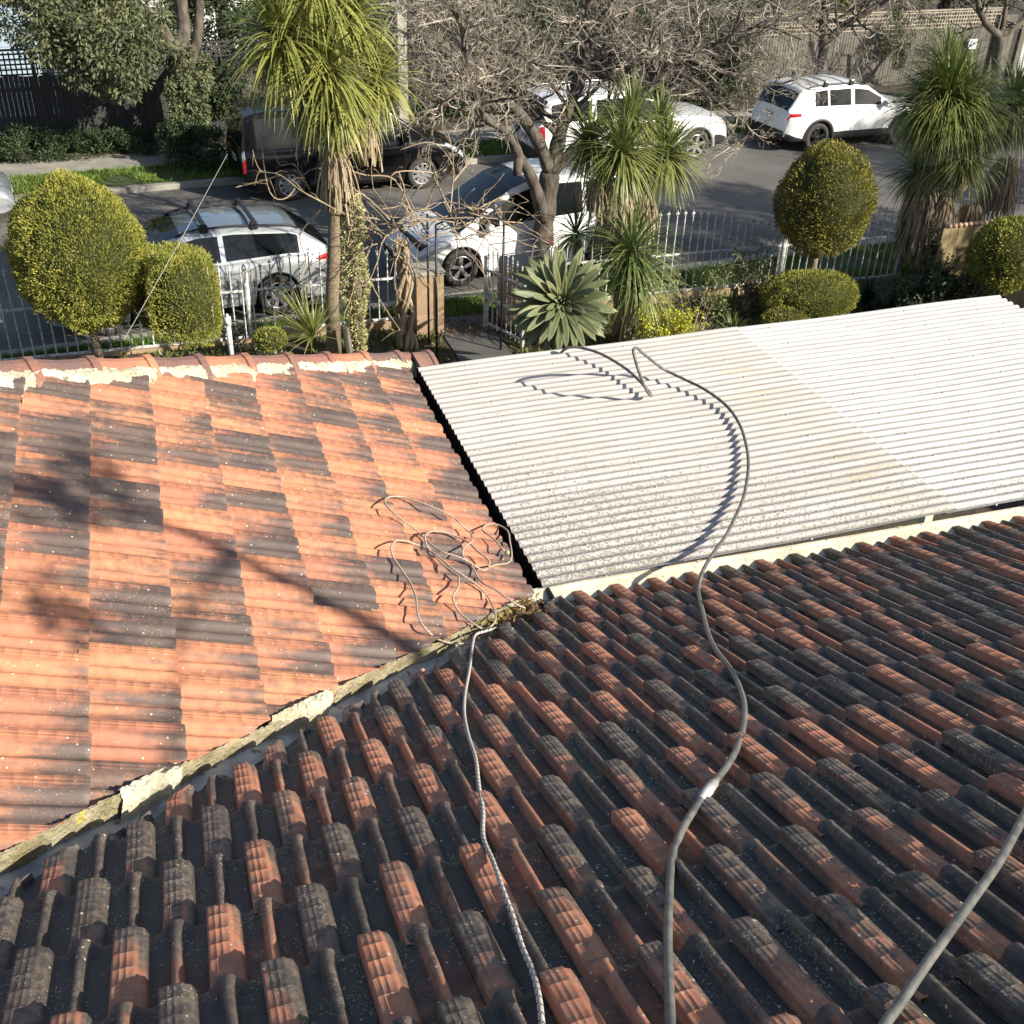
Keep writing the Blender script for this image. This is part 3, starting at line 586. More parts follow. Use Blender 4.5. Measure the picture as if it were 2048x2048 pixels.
# ------------------------------------------------------------------ verandah with corrugated sheets
ver = thing('verandah', 'flat white corrugated steel roof between the tiled slopes, two lapped sheets', 'verandah roof', W(1.7, 4.5, 0), AZ)
def corr(name, s0, s1, z0, m, n0=4.375, n1=7.235):
    per = .076; kk = 14; n = int((n1 - n0) / per * kk) + 1; ss = np.linspace(s0, s1, 26); nn_ = n0 + np.arange(n) * per / kk
    ph = 2 * math.pi * (nn_ - n0) / per; c = .5 + .5 * np.cos(ph); prof = c ** .8 * .019
    V = []; A = []
    for s_ in ss:
        sag = .004 * math.sin(s_ * 3.3); pz = z0 + .020 * (s_ - 1.7) + sag + prof
        V.append(np.stack([np.full(n, s_ - 1.7), nn_ - 4.5, pz], 1)); A.append(np.stack([np.full(n, s_ - 1.7), nn_ - n0, c], 1))
    V = np.concatenate(V); A = np.concatenate(A); i = (np.arange(25)[:, None] * n + np.arange(n - 1)[None]).ravel()
    Fc = np.stack([i, i + n, i + n + 1, i + 1], 1)
    sv, sf, sa = [], [], []                                    # screw heads on the crests, a row per purlin
    rs = random.Random(3)
    for row, s_ in enumerate(np.arange(s0 + .35, s1, .62)):
        for k in range(int((n1 - n0) / per)):
            if (k + row * 2) % 4: continue
            nc = n0 + k * per; b = len(V) + len(sv); x = s_ - 1.7 + rs.uniform(-.01, .01); zz = z0 + .020 * (s_ - 1.7) + .004 * math.sin(s_ * 3.3) + .017
            for a in range(6): sv.append((x + .011 * math.cos(a * 1.047), nc - 4.5 + .011 * math.sin(a * 1.047), zz + .001))
            for a in range(6): sv.append((x + .006 * math.cos(a * 1.047), nc - 4.5 + .006 * math.sin(a * 1.047), zz + .009))
            for a in range(6): sf.append((b + a, b + (a + 1) % 6, b + 6 + (a + 1) % 6, b + 6 + a))
            sf.append((b + 6, b + 7, b + 9, b + 10)); sf.append((b + 7, b + 8, b + 9, b + 7)) if False else None
            sa += [(x, 0.5, .2)] * 12
    sf = [f for f in sf if f]
    V = np.concatenate([V, np.array(sv)]); A = np.concatenate([A, np.array(sa)]); Fc = np.concatenate([Fc, np.array(sf)])
    return mesh_np(name, V, Fc, m, ver, True, A)
corr('roof_sheet', 1.70, 4.30, H - 3.458, M_CORL); tag(ver.children[-1], 'greyer older corrugated sheet nearer the tiles')
corr('roof_sheet', 4.20, 6.80, H - 3.466, M_CORR); tag(ver.children[-1], 'whiter corrugated sheet at the outer end')
m = MB(); m.box((2.55, 2.66, H - 3.54), (5.0, .05, .16)); m.box((2.55, 1.3, H - 3.52), (5.0, .05, .12)); m.build('beam', M_CREAM, ver)
for x_ in (.3, 4.9):
    m = MB(); m.box((x_, 2.62, (H - 3.62) / 2 + GZ / 2), (.09, .09, H - 3.62 - GZ)); m.build('post', M_CREAM, ver)
# ------------------------------------------------------------------ ropes and hoses lying on the roofs
D2 = 2048 / 1932
def smooth_path(P, per=6):
    P = [Vector(p) for p in P]; out = []
    for i in range(len(P) - 1):
        a, b, c, d = P[max(i - 1, 0)], P[i], P[i + 1], P[min(i + 2, len(P) - 1)]
        for k in range(per):
            t = k / per; out.append(.5 * ((2 * b) + (-a + c) * t + (2 * a - 5 * b + 4 * c - d) * t * t + (-a + 3 * b - 3 * c + d) * t ** 3))
    out.append(P[-1]); return out
def onplane(L, sc_, ox, oy, nrm, dd, hs): return [hitp(ox + x * sc_, oy + y * sc_, nrm, -(dd - (hs[i] if hasattr(hs, '__len__') else hs))) for i, (x, y) in enumerate(L)]
C1 = [(1520, 605), (1480, 580), (1400, 480), (1290, 400), (1280, 370), (1320, 335), (1400, 330), (1480, 360), (1530, 410), (1545, 500), (1562, 610), (1555, 670), (1520, 705), (1400, 725), (1340, 740), (1350, 700), (1310, 650), (1220, 580), (1150, 510), (1040, 450), (930, 410), (830, 395), (760, 410), (725, 450), (740, 530), (800, 610), (880, 700), (960, 780), (1040, 830), (1050, 900), (1040, 950), (995, 1030), (1010, 1100), (1070, 1190), (1150, 1260), (1240, 1320), (1290, 1335), (1370, 1310), (1405, 1250), (1400, 1180), (1360, 1080), (1310, 1000), (1220, 910), (1100, 830), (980, 750), (860, 650), (780, 590), (700, 550), (620, 520), (520, 490), (450, 490), (405, 530), (400, 590), (430, 670), (490, 760), (560, 860), (610, 960), (640, 1060), (650, 1170), (680, 1270), (740, 1350), (830, 1430), (930, 1470), (1040, 1480), (1150, 1490)]
C3 = [(1690, 1140), (1600, 1100), (1500, 1030), (1400, 960), (1300, 910), (1240, 850), (1200, 770), (1150, 700), (1100, 650), (1085, 600), (1120, 540), (1180, 490), (1170, 420), (1110, 370), (1060, 320), (1010, 270), (900, 210), (760, 150), (620, 100), (500, 65), (400, 65), (340, 90), (345, 140), (420, 220), (520, 300), (620, 370), (710, 450), (800, 540), (900, 600), (1000, 630), (1080, 660), (1180, 715), (1260, 765), (1310, 770), (1340, 742)]
m = MB(); rs_ = random.Random(4)
for L_ in (C1, C3):
    hs = [.078 + .016 * math.sin(i * .9) + rs_.uniform(-.004, .004) for i in range(len(L_))]
    if L_ is C1:
        for i in range(33, 37): hs[i] = .055
        for i in range(61, 65): hs[i] = .035
    m.tube(smooth_path(onplane(L_, .20704, 700, 980, nB, DB_, hs), 5), .0052, 6)
cord = m.build('cord', M_CORD, None, True); tag(cord, 'thin pale cord lying in tangled loops on the sunlit orange tiles', 'cord')
m = MB(); p_ = hitp(700 + 1520 * .207, 980 + 605 * .207, nB, -(DB_ - .085)); m.lathe(p_, [(.006, -.012), (.014, -.004), (.014, .006), (.005, .013)], 10); m.build('knot', M_SUCC, cord, True)
RP = [(835, 25), (810, 18), (780, 14), (700, 35), (655, 52), (640, 100), (625, 220), (605, 330), (600, 430), (620, 540), (655, 650), (670, 780), (690, 900), (692, 1030), (740, 1150), (785, 1280), (830, 1400), (880, 1560), (930, 1680), (960, 1800), (975, 1932), (985, 2050), (990, 2200)]
m = MB(); m.tube(smooth_path(onplane(RP, .4142, 680, 1248, nA, DA_, [.05, .052, .055, .058] + [.066 + .008 * math.sin(i * 1.3) for i in range(19)]), 8), .0066, 8)
tag(m.build('rope', M_ROPE, None, True), 'black-flecked white braided rope running up the dark tiles to the valley', 'rope')
HA = [(1268, 1990), (1265, 1932), (1262, 1850), (1260, 1780), (1262, 1700), (1268, 1620), (1290, 1560), (1325, 1505), (1345, 1480), (1375, 1440), (1395, 1400), (1405, 1350), (1400, 1310), (1380, 1265), (1350, 1225), (1335, 1190), (1325, 1150), (1318, 1115)]
HB = [(1325, 1080, .11), (1345, 1045, .08), (1370, 1010, .055), (1390, 970, .045), (1405, 930, .036), (1412, 880, .033), (1408, 840, .030), (1395, 800, .030), (1370, 765, .038), (1330, 735, .058), (1290, 715, .068), (1250, 695, .108), (1215, 668, .285), (1202, 657, .40), (1195, 661, .43), (1199, 680, .375), (1205, 700, .318), (1213, 722, .20), (1222, 740, .09), (1229, 747, .04), (1222, 736, .038), (1205, 717, .055), (1185, 699, .062), (1160, 682, .066), (1130, 666, .075), (1100, 657, .067), (1078, 655, .06), (1062, 662, .02), (1050, 678, -.12)]
hp = onplane([(x * D2, y * D2) for x, y in HA], 1, 0, 0, nA, DA_, [.062 + .006 * math.sin(i) for i in range(len(HA))]) + [gz(x * D2, y * D2, H - 3.41 + h) for x, y, h in HB]
m = MB(); m.tube(smooth_path(hp, 8), .0105, 10); hose = tag(m.build('hose', M_HOSE, None, True), 'long grey hose running down the dark tiles and looping over the white sheets', 'hose')
k0 = hp[7]; k1 = hp[8]; kd = (k1 - k0); m = MB(); m.tube([k0 - kd * .15, k0 + kd * .1, k0 + kd * .12, k0 + kd * .5, k0 + kd * .52, k0 + kd * .58, k0 + kd * .6, k1 + kd * .1], [.0115, .0125, .0155, .0155, .017, .017, .015, .0145], 12)
m.build('taped_joint', M_TAPE, hose, True)
H2 = [(1640, 1985), (1670, 1932), (1700, 1890), (1740, 1830), (1790, 1760), (1840, 1690), (1885, 1625), (1932, 1540), (1965, 1470), (1990, 1400)]
m = MB(); m.tube(smooth_path(onplane([(x * D2, y * D2) for x, y in H2], 1, 0, 0, nA, DA_, [.07, .075, .08, .09, .10, .10, .10, .09, .08, .07]), 8), .0105, 10)
tag(m.build('hose', M_HOSE, None, True), 'short stretch of grey hose crossing the bottom right corner of the dark tiles', 'hose')
# leaf and moss debris gathered where the gutters meet
V, Fc, A = [], [], []; rs_ = random.Random(9); Pd, Dd, Sd_ = [], [], []
for i in range(900):
    x = rs_.gauss(-.30, .22); q = rs_.gauss(0.0, .045); p = v0 + vd * x + (eA * abs(q) if q > 0 else eB * abs(q) * .9) + EZ * (.012 + rs_.random() * .05 * math.exp(-(x + .3) ** 2 * 6))
    Pd.append(tuple(p)); Dd.append((rs_.gauss(0, 1), rs_.gauss(0, 1), rs_.gauss(0, .35))); Sd_.append((rs_.gauss(0, 1), rs_.gauss(0, 1), rs_.gauss(0, .5)))
o = leaf_mesh('leaf_debris', np.array(Pd), np.array(Dd), np.array(Sd_), .035 * (.5 + RNG.random(900)), .011, M_LITTER, None); tag(o, 'brown leaf and twig debris caught in the low end of the valley', 'debris'); o['kind'] = 'stuff'
m = MB()
for i in range(26):
    p = v0 + vd * rs_.gauss(-.32, .16) + eB * rs_.uniform(-.02, .10) + EZ * .025; m.lathe(p, [(.002, -.012), (rs_.uniform(.012, .03), 0), (rs_.uniform(.008, .02), .012), (.002, .02)], 7)
o = m.build('moss', M_MOSS, None, True); tag(o, 'yellow-green moss clumps at the foot of the valley', 'moss'); o['kind'] = 'stuff'
# ================================================================== front fence, pillars, gate
def spear(m, p, h, r=.009, tip=True):
    p = Vector(p); m.tube([p, p + EZ * (h - .10)], r, 5)
    if tip:
        q = p + EZ * (h - .10); m.lathe(q, [(r, -.02), (.016, -.01), (.016, 0), (.008, .01)], 6)
        for a, b, c in ((0, .045, 1), (1, .045, 1)):
            m.add([q + ES * -.004, q + EN * .004 + EZ * .0, q + ES * .004, q - EN * .004, q + ES * .026 + EZ * .05, q - ES * .026 + EZ * .05, q + EZ * .10, q + EN * .012 + EZ * .045, q - EN * .012 + EZ * .045],
                  [(0, 7, 5), (2, 4, 7), (4, 6, 7), (5, 7, 6), (0, 5, 8), (2, 8, 4), (4, 8, 6), (5, 6, 8)]); break
def iron_fence(s0, s1, label, n=None, nf=16.30, arch=.30, base=.38, plinth=True, posts=(True, True), seed=0, zt=1.28, up=True):
    L = s1 - s0; t = thing('iron_fence', label, 'fence', W(s0, nf, GZ), AZ, 'white spear-topped iron fence panels along the front garden'); k = n or int(L / .145)
    inv = Matrix.Rotation(-AZ, 4, 'Z'); rsx = random.Random(seed)
    def loc(s, n_, z_): return Vector((s - s0, n_ - nf, z_ - GZ))
    xs, xn = Vector((1, 0, 0)), Vector((0, 1, 0))
    for i in range(k):
        f = (i + .5) / k; hgt = zt + (arch * math.sin(math.pi * f) if up else -arch * math.sin(math.pi * f)) - base
        m = MB(); p = loc(s0 + L * f, nf, base + .04); h = hgt; le = rsx.uniform(-.012, .012)
        m.tube([p, p + EZ * (h - .09) + xs * le], .0125, 5)
        q = p + EZ * (h - .09) + xs * le; m.lathe(q, [(.010, -.03), (.019, -.022), (.019, -.012), (.009, 0)], 6)
        m.add([q + xs * .008, q - xs * .008, q + xs * .036 + EZ * .035, q - xs * .036 + EZ * .035, q + EZ * .105, q + xn * .014 + EZ * .04, q - xn * .014 + EZ * .04, q + xs * .012 + EZ * .055, q - xs * .012 + EZ * .055],
              [(0, 2, 5), (2, 7, 5), (7, 4, 5), (4, 8, 5), (8, 3, 5), (3, 1, 5), (0, 6, 2), (2, 6, 7), (7, 6, 4), (4, 6, 8), (8, 6, 3), (3, 6, 1)])
        m.build('picket', M_WPAINT, t)
    for z_, nm in ((base + .03, 'bottom_rail'), (zt - .30, 'top_rail')):
        m = MB(); m.box(loc((s0 + s1) / 2, nf, z_), (L, .035, .035)); m.build(nm, M_WPAINT, t, False, .004)
    for sx, on in ((s0, posts[0]), (s1, posts[1])):
        if on:
            m = MB(); c = loc(sx, nf, 0); m.box(c + EZ * (zt * .5 + .02), (.07, .07, zt - .02)); m.lathe(c + EZ * (zt + .02), [(.03, 0), (.045, .02), (.05, .05), (.03, .085), (.004, .10)], 10)
            m.build('post', M_WPAINT, t, True)
    if plinth:
        m = MB(); m.box(loc((s0 + s1) / 2, nf, (base + GZ) / 2), (L, .11, base - GZ)); m.build('brick_plinth', M_BRICK, t, False, .004)
    return t
sP = lambda x, y, n_=16.3: at(x, y, n_).dot(ES)
p1, p2, p3, p4, p5 = sP(500, 640), sP(829, 640), sP(1040, 600), sP(1565, 510), sP(1804, 500)
iron_fence(p1 - 4.6, p1 - 2.3, 'white iron fence panel at the far left, behind the big golden globe', posts=(True, True), base=.2, seed=1)
iron_fence(p1 - 2.3, p1, 'white iron fence panel between the golden globe and the silver ball-topped post', posts=(False, False), base=.2, seed=2)
iron_fence(p1, p2 - .05, 'white iron fence panel in front of the silver wagon, ending at the left brick pillar', posts=(True, False), base=.28, seed=3)
iron_fence(p3 + .42, p4, 'arch-topped white iron fence panel right of the gate, behind the rose bush', posts=(False, True), base=.30, seed=4, arch=.42)
iron_fence(p4, p5, 'arch-topped iron fence panel behind the clipped tree, ending at the thick end post', posts=(False, True), base=.2, plinth=False, seed=5, arch=.36)
def pillar(s, n_, label, h):
    t = thing('brick_pillar', label, 'pillar', W(s, n_, GZ), AZ, 'cream brick gate pillars'); m = MB(); m.box((0, 0, h / 2), (.44, .44, h)); m.build('shaft', M_BRICK, t, False, .004)
    m = MB(); m.box((0, 0, h + .03), (.48, .48, .06)); m.build('cap', M_CONC, t, False, .008)
pillar(sP(856, 640, 16.05), 16.1, 'cream brick gate pillar left of the gateway, vine trunk against it', .98)
pillar(sP(1029, 600, 16.1) , 16.1, 'cream brick gate pillar right of the gateway, mostly hidden by the open gate', .98)
def gate():
    a = at(975, 570, 15.75); s_ = a.dot(ES); t = thing('iron_gate', 'rusty white spear-topped iron gate standing open beside the path', 'gate', W(s_ + .02, 15.9, GZ), AZ + R(-68))
    for i in range(8):
        m = MB(); x = .06 + i * .115; h = 1.22 + .10 * math.sin(math.pi * i / 7); m.tube([(x, 0, .06), (x, 0, h)], .010, 5); q = Vector((x, 0, h))
        m.lathe(q, [(.010, -.03), (.02, -.02), (.02, -.01), (.009, 0), (.022, .03), (.002, .10)], 6); m.build('picket', M_WPAINT, t)
    for z_ in (.12, .55, 1.0):
        m = MB(); m.box((.46, 0, z_), (.92, .03, .035)); m.build('rail', M_WPAINT, t)
    for x in (0, .92):
        m = MB(); m.box((x, 0, .62), (.05, .05, 1.2)); m.build('stile', M_WPAINT, t)
gate()
# slim black arch posts with the bare vine on top
ar = thing('garden_arch', 'thin black metal arch over the path carrying the bare vine', 'arch', W(sP(873, 600, 15.0), 15.0, GZ), AZ)
xr = sP(1004, 600, 15.0) - sP(873, 600, 15.0); hA = at(871, 463, 15.0).z - GZ
for x in (0, xr):
    for y in (0, .5):
        if y and x: continue
        m = MB(); m.tube([(x, y, 0), (x, y, hA + .1)], .017, 6); m.build('post', M_BMETAL, ar, True)
m = MB(); m.tube([(0, 0, hA + .1), (xr * .25, 0, hA + .18), (xr * .75, 0, hA + .18), (xr, 0, hA + .1)], .015, 6); m.build('top_bar', M_BMETAL, ar, True)
# ================================================================== bare vine
def vine():
    b = at(815, 705, 15.35); b.z = GZ; t = thing('vine', 'gnarled bare vine twisting up beside the left pillar and sprawling over the arch', 'vine', b); rs = random.Random(12)
    m = MB(); top = at(800, 480, 15.35) - b
    for k in range(9):
        pts = []; ph = rs.uniform(0, 6.28)
        for i in range(15):
            f = i / 14; a = ph + f * (5 + k * .3); r = (.10 - .02 * f) * (.5 + .5 * ((k % 3) / 2)) + .02 + .03 * math.sin(f * 9 + k)
            pts.append(Vector((math.cos(a) * r, math.sin(a) * r, 0)) + top * f + Vector((rs.uniform(-.012, .012), rs.uniform(-.012, .012), 0)))
        m.tube(pts, [.034 - .012 * i / 14 + .007 * math.sin(i * 2 + k) for i in range(15)], 7)
    for k in range(40):                                  # shaggy bark strips
        f = rs.random(); p = top * f + Vector((rs.uniform(-.13, .13), rs.uniform(-.13, .13), 0)); m.tube([p, p + Vector((rs.uniform(-.05, .05), rs.uniform(-.05, .05), -.12)), p + Vector((rs.uniform(-.1, .1), rs.uniform(-.08, .08), -.3))], [.008, .006, .003], 4)
    m.build('trunk', M_VINE, t, True)
    m = MB()
    for k in range(75):                                  # tangle of canes over the arch
        fx = rs.random() ** .9; x0 = 715 + (1000 - 715) * fx; y0 = 470 - 45 * fx + rs.gauss(0, 16); p = at(x0, y0, 15.2 + rs.uniform(-.45, .55)) - b
        d = Vector((rs.gauss(0, 1), rs.gauss(0, .8), rs.gauss(.1, .35))).normalized(); L = rs.uniform(.5, 1.5); pts = [p]; n = 9
        for i in range(n):
            d = (d + Vector((rs.gauss(0, .26), rs.gauss(0, .26), rs.gauss(-.03, .2)))).normalized(); pts.append(pts[-1] + d * L / n)
        m.tube(pts, [rs.uniform(.008, .014) * (1 - .5 * i / n) for i in range(n + 1)], 4)
    longs = [[(800, 480), (760, 440), (700, 432), (640, 402), (600, 380), (560, 350), (520, 340), (505, 300)], [(800, 470), (850, 420), (870, 370), (905, 340), (900, 280), (885, 250)], [(720, 420), (680, 350), (620, 340), (575, 395), (540, 385), (525, 300), (530, 235), (555, 205)],
             [(900, 430), (905, 370), (905, 330), (865, 285), (800, 300)], [(830, 440), (790, 360), (730, 350), (690, 330), (640, 250)], [(780, 440), (740, 400), (700, 370), (690, 330), (720, 300)], [(950, 420), (1000, 400), (1050, 420), (1105, 470)], [(560, 350), (530, 360), (490, 370), (470, 375)],
             [(900, 420), (870, 360), (860, 345), (790, 345), (780, 380), (760, 420)], [(905, 365), (940, 320), (950, 290), (948, 240)], [(620, 380), (590, 330), (560, 330), (548, 300)], [(990, 410), (1040, 470), (1100, 490)], [(640, 420), (600, 470), (612, 520), (600, 560)], [(700, 450), (720, 520), (760, 600), (800, 660)]]
    for P_ in longs:
        nv = 15.3 + rs.uniform(-.3, .4); pts = [at(x, y, nv + .25 * math.sin(i * 1.3)) - b for i, (x, y) in enumerate(P_)]; pts = smooth_path(pts, 4); m.tube(pts, [.014 - .009 * i / len(pts) for i in range(len(pts))], 5)
        for q in pts[3::3]:
            d = Vector((rs.gauss(0, 1), rs.gauss(0, 1), rs.gauss(0, .8))).normalized() * rs.uniform(.15, .4); m.tube([q, q + d * .5 + Vector((0, 0, .03)), q + d], [.006, .004, .002], 3)
    m.build('canes', M_VINE, t, True)
vine()
# ================================================================== clipped shrubs
c = at(156, 506, 14.8); rx = 0.93; zc = c.z - GZ
topiary('topiary', 'big egg-shaped golden conifer on a short trunk, left edge', (c.x, c.y, GZ), (.82, .82), 1.0, M_TOPY, zc - .8, 52000, shape='cone', l=.033, zc=zc, seed=2, group='clipped golden conifers')
c = at(366, 592, 14.25); topiary('clipped_shrub', 'block-clipped golden shrub beside the big globe, standing in front', (c.x, c.y, GZ), (.43, .45), .55, M_TOPY, None, 18000, l=.030, pw=5, zc=c.z - GZ - .02, seed=4)
c = at(336, 560, 15.2); topiary('clipped_shrub', 'rounded golden shrub half hidden behind the block-clipped one', (c.x, c.y, GZ), (.52, .46), .56, M_TOPY, None, 11000, l=.04, pw=3, zc=c.z - GZ - .1, seed=6)
c = at(1650, 402, 15.3); topiary('topiary', 'dark gold egg-shaped conifer on a pale trunk above the low mound', (c.x, c.y, GZ), (.76, .76), .90, M_TOPG, c.z - GZ - .7, 26000, shape='cone', l=.038, zc=c.z - GZ, seed=8, group='clipped golden conifers')
c = at(1622, 590, 14.7); topiary('clipped_shrub', 'low wide olive-gold mound under the clipped tree on the right', (c.x, c.y, GZ), (.84, .62), .36, M_TOPY, None, 18000, l=.032, zc=c.z - GZ, seed=10)
c = at(2008, 512, 13.4); topiary('clipped_shrub', 'rounded golden shrub at the right edge in front of the tan fence', (c.x, c.y, GZ), (.52, .5), .58, M_TOPY, .5, 10000, l=.045, zc=c.z - GZ, seed=12)
c = at(1568, 640, 13.6); topiary('clipped_shrub', 'small low green cushion plant just beyond the white sheets', (c.x, c.y, GZ), (.34, .25), .16, M_TOPG, None, 2500, l=.035, zc=max(.12, c.z - GZ), seed=14)
c = at(540, 678, 14.2); topiary('clipped_shrub', 'little golden tuft peeping over the hip tiles by the post', (c.x, c.y, GZ), (.22, .2), .14, M_TOPY, None, 1500, l=.035, zc=max(.1, c.z - GZ), seed=15)
# ================================================================== cabbage trees
def px(x, y, n_, fr='h'): return at(x, y, n_, fr)
b = px(668, 705, 15.2); b.z = GZ
cabbage_tree('tall yellow-green cabbage tree with four spiky heads on a slim trunk, left of centre', b,
    [([b, px(664, 600, 15.2), px(668, 500, 15.2), px(670, 400, 15.25), px(672, 310, 15.2), px(662, 235, 15.2), px(655, 150, 15.2)], [.115, .10, .095, .09, .10, .09, .07]), ([px(672, 330, 15.2), px(700, 290, 15.3), px(735, 215, 15.4), px(755, 165, 15.5)], [.08, .07, .06, .05]), ([px(666, 290, 15.2), px(620, 200, 15.2), px(575, 110, 15.2)], [.08, .07, .06])],
    [(px(655, 142, 15.1), 430, 1.15, .046, (0, -.35, 1)), (px(566, 80, 15.3), 400, 1.15, .046, (-.3, -.3, 1)), (px(757, 160, 15.45), 230, .82, .042, (.3, -.3, 1)), (px(680, 222, 14.95), 190, .70, .042, (.1, -.6, .9)), (px(625, -30, 15.5), 320, 1.1, .05, (0, -.1, 1)), (px(700, 40, 15.6), 240, .85, .05, (.3, 0, 1))],
    M_FLAXY, [(px(668, 300, 15.2), .20, .75, 300), (px(735, 250, 15.4), .17, .55, 140), (px(610, 220, 15.3), .22, .5, 90), (px(680, 380, 15.2), .13, .5, 70)])
b = px(1252, 560, 14.9); b.z = GZ
cabbage_tree('many-headed green cabbage tree in the middle, drooping heads over a shaggy trunk', b,
    [([b, px(1245, 500, 14.9), px(1240, 430, 14.9), px(1215, 350, 14.9), px(1195, 300, 15.1)], [.13, .13, .12, .09, .06]), ([px(1242, 440, 14.9), px(1270, 380, 14.9), px(1255, 310, 14.9), px(1258, 250, 15.0)], [.11, .10, .08, .06]), ([px(1262, 400, 14.9), px(1300, 350, 14.9), px(1325, 310, 14.9)], [.09, .07, .06])],
    [(px(1243, 305, 14.7), 420, .88, .033, (0, -.5, 1)), (px(1330, 312, 14.9), 400, .86, .033, (.4, -.3, 1)), (px(1262, 238, 15.1), 300, .72, .033, (0, .1, 1)), (px(1180, 290, 15.2), 300, .8, .033, (-.5, 0, 1)), (px(1320, 250, 15.3), 240, .66, .033, (.3, .2, 1))],
    M_FLAX, [(px(1235, 400, 14.9), .30, .85, 480), (px(1290, 400, 14.9), .22, .6, 220), (px(1195, 360, 15.0), .2, .6, 160)])
b = px(1262, 600, 14.3); b.z = GZ
cabbage_tree('short young cabbage tree in front of the middle one, one head drooping to the ground', b, [([b, px(1262, 520, 14.3)], [.08, .07])],
    [(px(1262, 505, 14.2), 340, .98, .030, (.05, -.35, 1)), (px(1275, 560, 14.1), 200, .9, .030, (0, -.5, 1))], M_FLAXG, [(px(1262, 600, 14.2), .2, .6, 90)])
b = px(1160, 540, 15.3); b.z = GZ
cabbage_tree('low dark green cabbage tree rosette half hidden behind the agave', b, [([b, px(1155, 480, 15.3)], [.07, .06])], [(px(1152, 468, 15.3), 90, .72, .034, (-.3, 0, 1))], M_FLAXG, [])
b = px(1868, 560, 16.2); b.z = GZ
cabbage_tree('large dark cabbage tree at the right with dense mop heads and a thick brown skirt', b,
    [([b, px(1865, 480, 16.2), px(1870, 400, 16.2), px(1890, 300, 16.2), px(1898, 200, 16.2)], [.22, .19, .16, .13, .1]), ([px(1868, 430, 16.2), px(1940, 350, 16.4), px(2000, 280, 16.6), px(2045, 210, 16.8)], [.14, .12, .10, .07]), ([px(1868, 420, 16.1), px(1915, 360, 15.9), px(1928, 330, 15.8)], [.10, .09, .07])],
    [(px(1895, 205, 16.1), 1300, 1.22, .036, (0, -.25, 1)), (px(1860, 215, 16.3), 460, 1.15, .034, (-.9, -.3, .6)), (px(1930, 225, 15.9), 460, 1.15, .034, (.9, -.5, .6)), (px(2025, 215, 16.7), 650, 1.15, .036, (.1, -.2, 1)), (px(1928, 322, 15.6), 300, .9, .034, (.1, -.5, 1)), (px(1835, 345, 16.5), 260, .85, .032, (-.6, -.1, .9)), (px(1890, 140, 16.6), 340, 1.0, .034, (-.1, .2, 1))],
    M_FLAX, [(px(1858, 370, 16.2), .30, 1.2, 1200), (px(1885, 395, 16.0), .26, 1.0, 900), (px(1868, 440, 16.2), .26, .8, 800), (px(1940, 430, 16.2), .30, .9, 600), (px(2010, 340, 16.8), .32, 1.0, 500)])
def clump(name, label, base, n, L, wd, mleaf, cat='flax', up=(0, -.2, 1), cone=(5, 80), droop=.5, group=None, lift=.05):
    t = thing(name, label, cat, base, 0, group); V, Fc, A = strap_leaves((0, 0, lift), n, L, wd, up, droop, cone); mesh_np('leaves', V, np.array(Fc), mleaf, t, False, A); return t
b = px(625, 690, 14.9); b.z = GZ; b2 = px(618, 662, 14.9)
clump('flax_clump', 'upright yellow-green spiky clump in front of the fence, left of the tall cabbage tree', b, 95, .85, .03, M_FLAXY, up=(-.25, -.1, 1), cone=(3, 75), lift=max(.05, b2.z - GZ - .1))
b = px(1740, 570, 15.2); b.z = GZ; clump('lily_clump', 'dark strappy lily clump under the right-hand fence end', b, 150, .62, .042, M_DKLEAF, 'plant', (0, -.2, 1), (5, 85), .7)
b = px(1790, 580, 14.6); b.z = GZ; clump('lily_clump', 'second dark lily clump in the shade of the large cabbage tree', b, 120, .6, .04, M_DKLEAF, 'plant', (0, -.2, 1), (5, 85), .7)
b = px(1730, 640, 13.4); b.z = GZ; clump('lily_clump', 'low dark lily clump close beyond the white sheets on the right', b, 110, .6, .04, M_DKLEAF, 'plant', (0, -.2, 1), (10, 88), .8)
b = px(1470, 625, 14.6); b.z = GZ; clump('lily_clump', 'green strappy clump between the rose bush and the low mound', b, 60, .42, .045, M_RLEAF, 'plant', (0, -.3, 1), (10, 80), .8)
